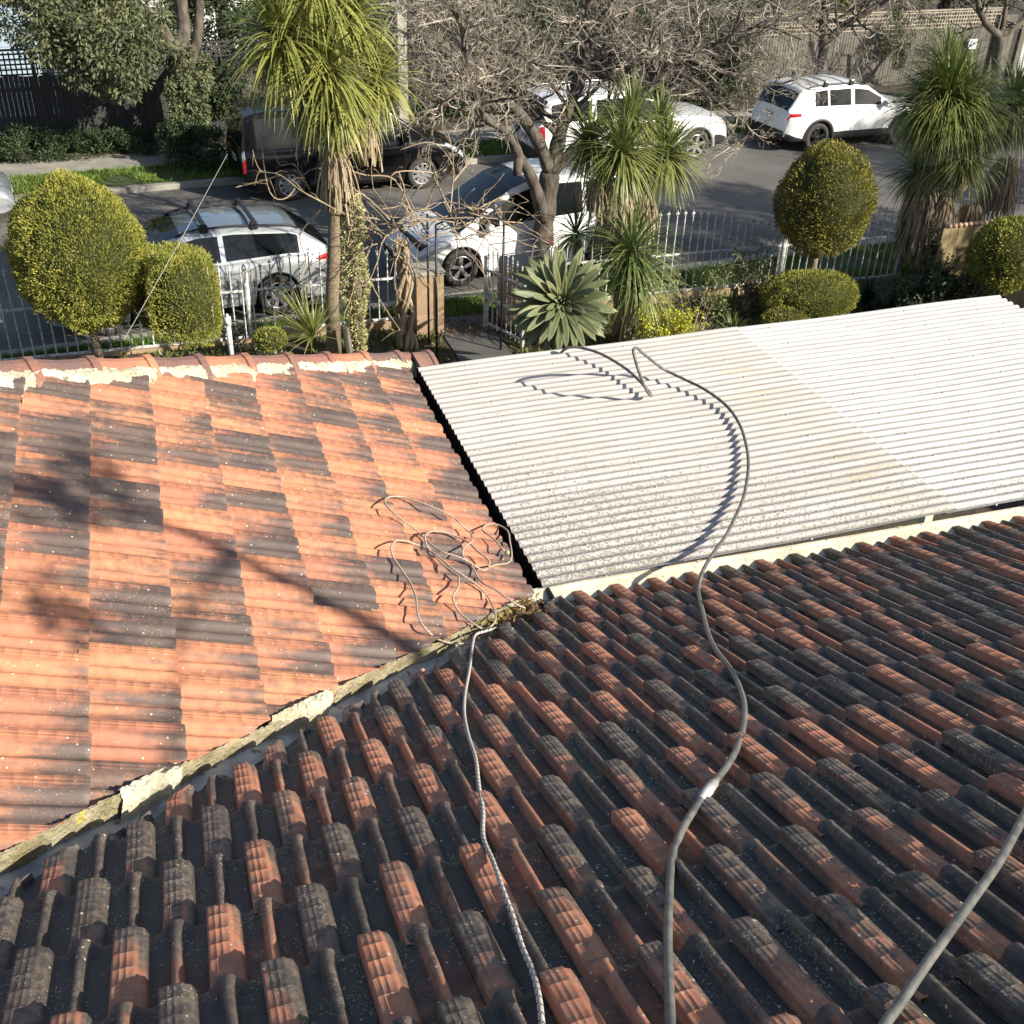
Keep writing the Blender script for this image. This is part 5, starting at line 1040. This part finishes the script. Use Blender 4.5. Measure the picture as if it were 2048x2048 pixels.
# ================================================================== trees
def street_tree(label, base, limbs, spec, seed, keepz=None, rad=.19, name='bare_tree', mtw=None, group='bare street trees', stub=None, keep=None):
    t = thing(name, label, 'tree', base, 0, group); B = Vector(base); rs = random.Random(seed); m = MB(); tw = MB()
    for pts, rr, sp in limbs:
        pts = [Vector(q) - B for q in pts]; n = len(pts); sm = smooth_path(pts, 4); rad_ = [np.interp(i / (len(sm) - 1), np.linspace(0, 1, len(rr)), rr) * (1 + .08 * math.sin(i * 1.9)) for i in range(len(sm))]; m.tube(sm, rad_, 9)
        if sp:
            kk = len(sm)
            for i in range(sp[0], kk):
                for _ in range(sp[1]):
                    d = (sm[min(i + 1, kk - 1)] - sm[i - 1]).normalized(); dd = (d * .5 + Vector((rs.gauss(0, 1), rs.gauss(0, 1), rs.gauss(.25, .7))).normalized()).normalized()
                    grow(m, tw, sm[i], dd, sp[2] * rs.uniform(.6, 1.25), max(.01, rad_[i] * .42), 0, spec, rs, .03, .1, keep)
    if stub: m.tube([Vector(q) - B for q in stub[0]], stub[1], 9)
    m.build('trunk', M_BARK, t, True)
    if tw.v: tw.build('twigs', mtw or M_TWIG, t, False)
    return t
q = lambda x, y, n_: at(x, y, n_, 's')
bt = q(1082, 555, 17.35); bt.z = .10
SPEC = [(5, .20, 4, .62, .85), (4, .24, 4, .60, .9), (4, .28, 3, .62, .9), (3, .3, 0, 0, 0)]
fk = q(1100, 345, 17.35)
street_tree('big bare street tree in the middle with a crooked lopped trunk and dense grey twigs', bt,
    [([bt, q(1085, 480, 17.35), q(1092, 410, 17.35), fk], [.21, .19, .18, .17], None),
     ([q(1088, 440, 17.3), q(1075, 390, 17.2), q(1060, 350, 17.1), q(1040, 315, 17.0), q(1025, 285, 16.9), q(1010, 262, 16.8)], [.12, .11, .10, .085, .07, .06], None),
     ([q(1018, 268, 16.8), q(985, 245, 16.6), q(960, 230, 16.5), q(955, 200, 16.5), q(940, 165, 16.5), q(930, 120, 16.6), q(925, 60, 16.6), q(900, 10, 16.6)], [.065, .065, .06, .055, .05, .045, .04, .03], (8, 2, .8)),
     ([q(940, 185, 16.5), q(905, 190, 16.4), q(880, 215, 16.4), q(872, 240, 16.4)], [.04, .035, .03, .02], (3, 1, .45)),
     ([fk, q(1075, 280, 17.4), q(1040, 230, 17.5), q(1000, 180, 17.6), q(985, 120, 17.8), q(990, 50, 18), q(960, -40, 18.2)], [.12, .11, .10, .09, .075, .06, .05], (6, 2, 1.0)),
     ([fk, q(1115, 290, 17.5), q(1130, 230, 17.7), q(1165, 150, 17.9), q(1175, 60, 18.1), q(1180, -40, 18.3)], [.14, .13, .11, .09, .07, .05], (5, 2, 1.05)),
     ([fk, q(1150, 300, 17.3), q(1210, 240, 17.0), q(1290, 175, 16.8), q(1350, 140, 16.7), q(1420, 105, 16.6), q(1490, 60, 16.6), q(1540, 40, 16.6)], [.12, .11, .10, .085, .075, .06, .05, .03], (7, 2, .95)),
     ([q(1165, 150, 17.9), q(1230, 90, 18.2), q(1260, 30, 18.6), q(1290, -40, 19)], [.08, .075, .06, .05], (3, 3, 1.0)),
     ([q(1350, 140, 16.7), q(1400, 170, 16.4), q(1440, 210, 16.3), q(1500, 260, 16.3), q(1450, 300, 16.3)], [.045, .035, .03, .02, .012], (4, 1, .5)),
     ([q(1380, 120, 16.6), q(1460, 150, 16.3), q(1530, 170, 16.2), q(1590, 160, 16.2)], [.04, .03, .025, .012], (3, 2, .6)),
     ([q(1000, 180, 17.6), q(930, 130, 17.8), q(860, 100, 18), q(800, 60, 18)], [.06, .05, .04, .02], (3, 2, .9)),
     ([q(985, 120, 17.8), q(900, 60, 17.4), q(820, 20, 17.2), q(780, -30, 17)], [.05, .045, .035, .02], (3, 2, .9))],
    SPEC, 5, stub=([q(1040, 312, 16.98), q(1036, 330, 16.95), q(1034, 352, 16.9)], [.085, .08, .075]))
# far street trees
SP2 = [(5, .2, 4, .6, .8), (4, .25, 3, .6, .9), (3, .3, 0, 0, 0)]
b0 = q(1630, 200, 26.2); b0.z = .11
street_tree('bare forked street tree behind the white SUV', b0, [([b0, q(1640, 140, 26.2), q(1650, 85, 26.2)], [.17, .15, .14], None), ([q(1650, 85, 26.2), q(1645, 55, 26.2), q(1652, 20, 26.2), q(1640, -30, 26.2), q(1640, -120, 26.2)], [.12, .11, .09, .07, .05], (4, 2, 1.2)),
    ([q(1650, 85, 26.2), q(1690, 50, 26.0), q(1740, 20, 25.8), q(1790, -20, 25.6)], [.12, .10, .08, .06], (3, 2, 1.2)), ([q(1640, 70, 26.2), q(1580, 30, 26), q(1530, 0, 26)], [.06, .05, .03], (3, 2, 1.0))], SP2, 9)
b0 = q(1995, 190, 26.2); b0.z = .11
street_tree('bare vase-shaped street tree at the top right corner by the roller door', b0, [([b0, q(1995, 110, 26.2), q(2000, 72, 26.2)], [.17, .16, .15], None), ([q(2000, 72, 26.2), q(1975, 50, 26.2), q(1958, 15, 26.2), q(1950, -60, 26.2)], [.12, .10, .08, .05], (4, 1, .9)),
    ([q(2000, 72, 26.2), q(2035, 50, 26.2), q(2070, 20, 26.2), q(2110, -40, 26.2)], [.12, .10, .08, .05], (4, 1, .9)), ([q(2000, 70, 26.2), q(2008, 40, 26.3), q(2015, -20, 26.3)], [.09, .07, .05], (4, 1, .8))], SP2, 10)
# evergreen and hedges on the far side
def leafy(name, label, base, blobs, mt, l, cat='tree', trunks=None, group=None, droop=0.0, seed=1, tm=None):
    """blobs: (centre, radii, count)"""
    t = thing(name, label, cat, base, 0, group); B = np.array(list(base)); Ps, Ds, Rn = [], [], []
    for k, (c, r, n) in enumerate(blobs):
        nc = max(6, n // 110); cc = rdir(nc) * (RNG.random((nc, 1)) ** .4) * np.array(r); cb = np.clip(.45 + RNG.normal(size=nc) * .28 + cc[:, 2] / r[2] * .15, 0, 1); cr = .17 + .13 * RNG.random(nc)
        idx = RNG.integers(0, nc, n); d = rdir(n); P = cc[idx] + d * (np.array(r) * cr[idx][:, None]) * (RNG.random((n, 1)) ** .5) * np.array([1, 1, .8]); P[:, 2] -= droop * RNG.random(n) * cr[idx] * 2
        Ps.append(P + np.array(list(c)) - B); Ds.append(d * .8 + rdir(n) * .5 + np.array([0, 0, .1 - droop])); Rn.append(np.clip(cb[idx] * .8 + .2 * RNG.random(n), 0, 1))
    P = np.concatenate(Ps); leaf_mesh('crown', P, np.concatenate(Ds), rdir(len(P)), l * (.7 + .6 * RNG.random(len(P))), l * .38, mt, t, np.concatenate(Rn))
    if trunks:
        m = MB()
        for pts, rr in trunks: m.tube(smooth_path([Vector(p_) - Vector(base) for p_ in pts], 3), [np.interp(i, np.linspace(0, (len(pts) - 1) * 3, len(rr)), rr) for i in range((len(pts) - 1) * 3 + 1)], 8)
        m.build('trunk', tm or M_BARK, t, True)
    return t
b0 = q(378, 250, 27.9); b0.z = .13
leafy('evergreen_tree', 'large feathery evergreen leaning out over the dark fence, top left', b0,
    [(q(110, 10, 27.3), (1.3, 1.1, 1.1), 8000), (q(170, 30, 27.0), (1.5, 1.3, 1.4), 9000), (q(220, 90, 26.8), (1.0, .9, 1.0), 5000), (q(80, -70, 27.2), (2.0, 1.6, 1.2), 7000), (q(280, 20, 27.2), (.9, .9, 1.3), 3500), (q(150, 95, 26.9), (.8, .7, .6), 3500), (q(265, 125, 27.0), (.35, .4, .6), 1500), (q(190, 140, 27.0), (.4, .4, .5), 1200),
     (q(365, 170, 27.0), (.45, .5, .8), 3000), (q(385, 135, 27.1), (.5, .5, .5), 1500), (q(360, 255, 26.9), (.45, .5, .5), 1800), (q(400, 215, 27.0), (.4, .4, .6), 1200)], M_EVER, .11,
    trunks=[([b0, q(362, 160, 27.9), q(345, 98, 27.9), q(300, 40, 27.8), q(262, 5, 27.8), q(200, -60, 27.6)], [.26, .22, .2, .17, .15, .12]), ([q(350, 110, 27.9), q(368, 60, 28.2), q(362, 0, 28.4), q(370, -80, 28.5)], [.18, .16, .14, .12]), ([q(362, 160, 27.9), q(392, 90, 28.3), q(400, 0, 28.5)], [.14, .12, .1])], droop=.5)
b0 = q(470, 230, 29.5); b0.z = .13
leafy('evergreen_tree', 'dark shaded evergreen behind the tall cabbage tree', b0, [(q(430, 60, 29.6), (1.6, 1.0, 1.6), 6000), (q(520, 130, 29.4), (1.3, .9, 1.8), 6000), (q(420, 190, 29.0), (.9, .5, .9), 3500), (q(620, 60, 29.8), (1.8, 1.0, 2.0), 6000), (q(470, -40, 29.8), (2.0, 1.0, 1.0), 3500), (q(700, 100, 30), (1.2, .8, 1.6), 3500)], M_DKLEAF, .13,
    trunks=[([b0, q(455, 100, 29.6), q(440, 0, 29.8)], [.22, .2, .16])])
b0 = q(395, 330, 26.3); b0.z = .11
leafy('hedge_bush', 'rounded dark bush on the far verge left of the black van', b0, [(q(395, 300, 26.3), (.72, .6, .62), 9000), (q(370, 268, 26.5), (.5, .5, .4), 3500)], M_DKLEAF, .07, 'shrub')
b0 = q(110, 300, 28.2); b0.z = .13
leafy('hedge', 'long low dark hedge in the shade at the foot of the far left fence', b0, [(q(x, 295 - .02 * x, 28.15), (.9, .45, .5), 4200) for x in (-40, 40, 120, 190, 250)], M_DKLEAF, .07, 'hedge')
# thicket of bare growth and dark shrubs behind the middle of the street
def thicket(label, x0_, x1_, y0_, y1_, n2_, cnt, seed, leafn):
    rs = random.Random(seed); c = q((x0_ + x1_) / 2, y1_, n2_); b = Vector((c.x, c.y, .13)); tw = MB(); m = MB(); sp = [(5, .18, 5, .6, .8), (4, .22, 3, .6, .9), (3, .3, 0, 0, 0)]
    t = thing('bare_thicket', label, 'thicket', b, 0, 'tangled growth on the far side of the street')
    for i in range(cnt):
        x = x0_ + (x1_ - x0_) * (i + rs.random()) / cnt; p = q(x, y1_, n2_ + rs.uniform(-.5, .8)); p.z = .13; d = Vector((rs.gauss(0, .22), rs.gauss(0, .22), 1)).normalized(); grow(m, tw, p - b, d, rs.uniform(1.6, 2.8), rs.uniform(.025, .05), 0, sp, rs, .06)
    m.build('stems', M_TWIGD, t, True); tw.build('twigs', M_TWIGD, t)
    P = []; 
    for i in range(leafn // 60):
        c = q(rs.uniform(x0_, x1_), rs.uniform(y0_, y1_ - 15), n2_ + rs.uniform(.2, 1.6)) - b; P.append(np.array(list(c)) + RNG.normal(size=(60, 3)) * .3)
    P = np.concatenate(P); P[:, 2] = np.maximum(P[:, 2], .1); leaf_mesh('leaves', P, rdir(len(P)), rdir(len(P)), .11, .045, M_DKLEAF, t)
thicket('bare grey thicket behind the front end of the black van', 790, 1010, 20, 240, 28.9, 9, 21, 26000)
thicket('dense bare thicket behind the white four-wheel drive', 1010, 1260, 0, 200, 29.2, 10, 22, 30000)
thicket('twiggy thicket with small leaves left of the white SUV', 1260, 1500, 20, 220, 29.0, 9, 23, 30000)
b0 = q(1440, 190, 28.6); b0.z = .13
leafy('hedge_bush', 'grey-green bush against the fence left of the white SUV', b0, [(q(1440, 170, 28.4), (1.0, .6, .8), 4500), (q(1500, 110, 29.0), (.8, .5, .8), 2500)], M_EVER, .08, 'shrub')
b0 = q(1840, 110, 29.0); b0.z = .13
leafy('hedge_bush', 'thin grey-green bush leaning over the lattice behind the right cabbage tree', b0, [(q(1830, 60, 29.0), (1.3, .5, 1.0), 2600), (q(1800, 100, 28.9), (.7, .4, .6), 1100)], M_EVER, .08, 'shrub')
b0 = q(1560, 110, 29.8); b0.z = .13
leafy('yellow_leafed_tree', 'yellow-olive foliage hanging over the fence behind the forked bare tree', b0, [(q(1600, 40, 29.9), (1.0, .5, 1.0), 2600), (q(1680, 15, 30.0), (1.0, .5, .8), 1800), (q(1775, 60, 29.9), (.4, .3, .7), 900)], M_TOPG, .10, 'tree')
for k, (x, y, n_, lab) in enumerate([(760, 30, 33, 'tall dark tree far behind the utility pole'), (960, 20, 33, 'tall dark tree far behind the middle thicket'), (1180, 10, 34, 'tall dark tree far behind the big bare tree'), (1400, 0, 34, 'dark tree far behind the twiggy thicket'), (1620, -30, 35, 'dark tree behind the yellow-olive foliage'), (1900, -40, 35, 'dark tree behind the lattice at the top right')]):
    c = q(x, y, n_); b0 = Vector((c.x, c.y, .13)); leafy('dark_tree', lab, b0, [((c.x, c.y, 3.0), (2.9, 1.6, 2.6), 6500), ((c.x + .5, c.y, 6.0), (2.6, 1.5, 2.0), 3000)], M_DKLEAF, .18, 'tree', trunks=[([b0, Vector((c.x, c.y, 3)), Vector((c.x, c.y, 6))], [.25, .2, .1])], group='dark trees behind the far fences')
# ================================================================== far fences and buildings
def paling_fence(label, s0, s1, n2_, hgt, mt, lat=0.0, seed=0, mlat=None, group='timber fences across the street'):
    t = thing('paling_fence', label, 'fence', U(s0, n2_, .13), AZ2, group); L = s1 - s0; rs = random.Random(seed); m = MB(); x = 0
    while x < L: w_ = .105; m.box((x + w_ / 2, rs.uniform(-.006, .006), hgt / 2 + rs.uniform(-.012, .012)), (w_ - (.002 if mt is M_PALED else .016), .018, hgt)); x += w_
    m.build('palings', mt, t)
    for z_ in (.35, hgt - .3): m = MB(); m.box((L / 2, .035, z_), (L, .05, .08)); m.build('rail', mt, t)
    if lat:
        m = MB(); h = lat
        for i in range(int(h / .11) + 1): m.box((L / 2, -.008, hgt + .03 + i * .11), (L, .010, .038))
        for i in range(int(L / .11)): m.box((i * .11, .008, hgt + h / 2), (.034, .010, h))
        m.box((L / 2, 0, hgt + h + .04), (L, .06, .04)); m.build('lattice', mlat or mt, t)
        for i in range(int(L / 2.4) + 1): m = MB(); m.box((i * 2.4, .04, (hgt + h) / 2), (.09, .09, hgt + h)); m.build('post', mt, t)
    return t
paling_fence('dark weathered paling fence with lattice top in shade, far left', -9, 5.2, 28.8, 1.68, M_PALED, .52, 1)
paling_fence('sunlit paling fence glimpsed behind the black van', 5.2, 9.2, 28.9, 1.7, M_PALING, 0, 2)
paling_fence('grey paling fence behind the bare thickets in the middle', 9.2, 20.3, 30.6, 1.7, M_PALED, 0, 3)
paling_fence('grey paling fence with lattice top behind the white SUV', 20.3, 30.3, 29.6, 1.66, M_PALING, .50, 4, mat('lattice_wood', (.36, .32, .26), .85, c2=(.24, .21, .17), ns=6))
sg_ = q(1945, 88, 29.45); sgn = thing('sign', 'small white notice with blue writing on the fence by the right cabbage tree', 'sign', (sg_.x, sg_.y, .13), AZ2); zz = sg_.z - .13
m = MB(); m.box((0, 0, zz), (.34, .012, .30)); pb = m.build('board', M_SIGNB, sgn, False, .003)
m = MB()
for i in range(4): m.box((-.02 + (.03 if i == 3 else 0) * -1, -.009, zz + .09 - i * .055), (.26 - (.06 if i == 3 else 0), .003, .022))
m.build('writing', M_SIGNT, pb)
gd = q(2075, 85, 29.5); gs = gd.dot(S2)
gg = thing('garage', 'timber-posted garage with a grey ribbed roller door at the top right edge', 'garage', U(gs - .95, 29.5, .13), AZ2)
m = MB()
for i in range(26): m.box((1.6, .02 + .012 * (i % 2), .05 + i * .088), (2.7, .03, .080))
m.build('roller_door', M_ROLLER, gg, False, .006)
for x in (.14, 3.06):
    m = MB(); m.box((x, -.01, 1.2), (.22, .14, 2.4)); m.build('post', M_PALING, gg)
m = MB(); m.box((-.62, .0, 1.0), (.75, .06, 2.0)); m.build('side_board', M_PALING, gg)
m = MB(); m.box((1.6, 0, 2.5), (3.4, .2, .25)); m.build('lintel', M_PALING, gg); m = MB(); m.box((1.6, 3.0, 2.7), (3.8, 6.2, .12)); m.build('roof', M_FARROOF, gg)
def boards_house(label, s0, n2_, L, h, mt, wins, seed=0):
    t = thing('weatherboard_house', label, 'house', U(s0, n2_, .13), AZ2, 'weatherboard houses across the street'); m = MB(); k = int(h / .17)
    for i in range(k): m.add([(0, .0, i * .17), (L, .0, i * .17), (L, .022, (i + 1) * .17), (0, .022, (i + 1) * .17)], [(0, 1, 2, 3)])
    m.box((L / 2, 2.53, h / 2), (L, 5, h)); m.build('wall', mt, t)
    m = MB(); m.add([(-.4, -.5, h - .05), (L + .4, -.5, h - .05), (L + .4, 3, h + 1.5), (-.4, 3, h + 1.5), (-.4, 6, h), (L + .4, 6, h)], [(0, 1, 2, 3), (3, 2, 5, 4)]); m.build('roof', M_FARROOF, t)
    for x, z_, w_, hh_ in wins:
        m = MB(); m.box((x, -.02, z_), (w_ + .16, .06, hh_ + .16)); f = m.build('window', M_WPAINT, t); m = MB(); m.box((x, -.056, z_), (w_, .012, hh_)); m.build('pane', M_GLASS, f)
boards_house('pale blue weatherboard house behind the lattice, top left corner', -3.5, 32.5, 6.0, 4.2, M_BOARD, [(2.0, 2.6, 1.0, 1.2)])
boards_house('white weatherboard house glimpsed between the evergreens', 3.6, 33.5, 5.0, 4.2, mat('white_board', (.66, .68, .68), .6), [(1.1, 2.6, .8, 1.3)])
boards_house('cream weatherboard house far behind the utility pole, blue-grey roof', 10.5, 36.0, 9.0, 3.0, M_WALL, [(2.0, 1.8, 1.0, 1.2), (6.0, 1.8, 1.0, 1.2)])
# utility pole
b0 = q(806, 262, 26.3); b0.z = .11; up_ = thing('utility_pole', 'square pale concrete utility pole behind the black van', 'pole', b0, AZ2)
m = MB(); m.box((0, 0, 4.5), (.24, .22, 9)); m.build('shaft', M_FIBRO, up_, False, .02)
m = MB(); m.box((0, 0, 8.3), (1.8, .1, .12)); m.build('crossarm', M_PALING, up_)
# off to the right and behind: neighbours' trees that throw the long shadows
def nbr(s_, n_, z_, r, cnt, lab):
    c = W(s_, n_); leafy('neighbour_tree', lab, W(s_, n_, GZ), [((c.x, c.y, z_), r, cnt)], M_DKLEAF, .24, 'tree', trunks=[([W(s_, n_, GZ), W(s_, n_, z_)], [.25, .18])])
nbr(18.0, 9.8, 2.9, (1.9, 1.9, 2.0), 9000, 'broad evergreen close beyond the right side fence, shading the garden bed')
nbr(23.5, 7.5, 8.6, (3.0, 3.0, 2.4), 9000, 'tall evergreen beyond the right edge, throwing shade on the road')
nbr(30.0, 11.0, 8.0, (2.6, 2.6, 2.4), 7000, 'second tall evergreen further along beyond the right edge')
_b0 = W(9.6, -4.6, 0); _c = W(5.0, -1.4, 8.9)
_bt = street_tree('thin bare tree behind the photographer casting branch shadows on the orange tiles', _b0, [([_b0, W(9.0, -4.2, 5), W(8.0, -3.6, 8.0), W(6.4, -2.4, 9.2), _c, W(4.0, -.9, 9.0)], [.2, .14, .08, .035, .02, .012], (17, 1, .30)), ([W(6.4, -2.4, 9.2), W(5.4, -2.2, 8.7), W(4.6, -2.3, 8.2), W(4.0, -2.6, 7.9)], [.03, .014, .010, .006], None)], SP2[2:], 31, group=None)
_q = [np.array(list(_c)) + RNG.normal(size=(120, 3)) * .09, np.array(list(W(5.5, -1.5, 9.15))) + RNG.normal(size=(90, 3)) * .08, np.array(list(W(4.5, -1.7, 8.5))) + RNG.normal(size=(80, 3)) * .07]
Pn = np.concatenate(_q); leaf_mesh('leaves', Pn - np.array(list(_b0)), rdir(len(Pn)), rdir(len(Pn)), .09, .05, M_DKLEAF, _bt)
nh = thing('neighbour_house', 'brick house beyond the side fence, out of view to the right', 'house', W(13.5, 2.0, 0), AZ)
m = MB(); m.box((4, 3, 1.6), (8, 7, 3.2)); m.build('wall', M_BRICK, nh); m = MB(); m.add([(-.4, -.9, 3.1), (8.4, -.9, 3.1), (8.4, 6.9, 3.1), (-.4, 6.9, 3.1), (3, 3, 5.4), (5.4, 3, 5.4)], [(0, 1, 5, 4), (1, 2, 5), (2, 3, 4, 5), (3, 0, 4)]); m.build('roof', M_CAPD, nh)
# ================================================================== grass and litter
def scatter(name, label, pts, n, l, wd, mt, cat, flat=False, skip=None):
    pts = [Vector(p) for p in pts]; a, b, c, d = [np.array(list(p)) for p in pts]; u = RNG.random((n, 1)); v = RNG.random((n, 1)); P = (a * (1 - u) + b * u) * (1 - v) + (d * (1 - u) + c * u) * v
    k = vnoise(P, .9, 5) + vnoise(P, 3.1, 6) * .6; P = P[k > -.55]
    if skip: q_ = P @ np.array(list(ES)); P = P[(q_ < skip[0]) | (q_ > skip[1])]
    n = len(P)
    D = RNG.normal(size=(n, 3)) * (.45 if not flat else 1) + np.array([0, 0, 1 if not flat else .08]); o = leaf_mesh(name, P, D, rdir(n), l * (.5 + RNG.random(n)), wd, mt, None); tag(o, label, cat); o['kind'] = 'stuff'
scatter('grass', 'green grass on the near verge beyond the front fence', [W(-3, 16.5, .10), W(17, 16.5, .10), U(17, 16.8, .10), U(-3, 16.8, .10)], 42000, .10, .014, M_GRASS, 'grass')
scatter('grass', 'shaded green grass on the far verge along the kerb', [U(-4, 25.35, .11), U(27, 25.35, .11), U(27, 26.7, .11), U(-4, 26.7, .11)], 42000, .09, .018, M_GRASS, 'grass')
scatter('leaf_litter', 'brown fallen leaves at the mouth of the gateway', [W(ps[0] - .6, 15.7, GZ + .03), W(ps[1] + .7, 15.7, GZ + .03), W(ps[1] + .7, 16.9, .13), W(ps[0] - .6, 16.9, .13)], 1600, .06, .035, M_LITTER, 'leaves', True)
scatter('ground_cover', 'low weeds and leaf litter over the garden beds', [W(-4, 12.4, GZ), W(16, 12.4, GZ), W(16, 16.2, GZ), W(-4, 16.2, GZ)], 26000, .09, .03, M_RLEAF, 'ground cover', skip=(ps[0] - .1, ps[1] + .15))
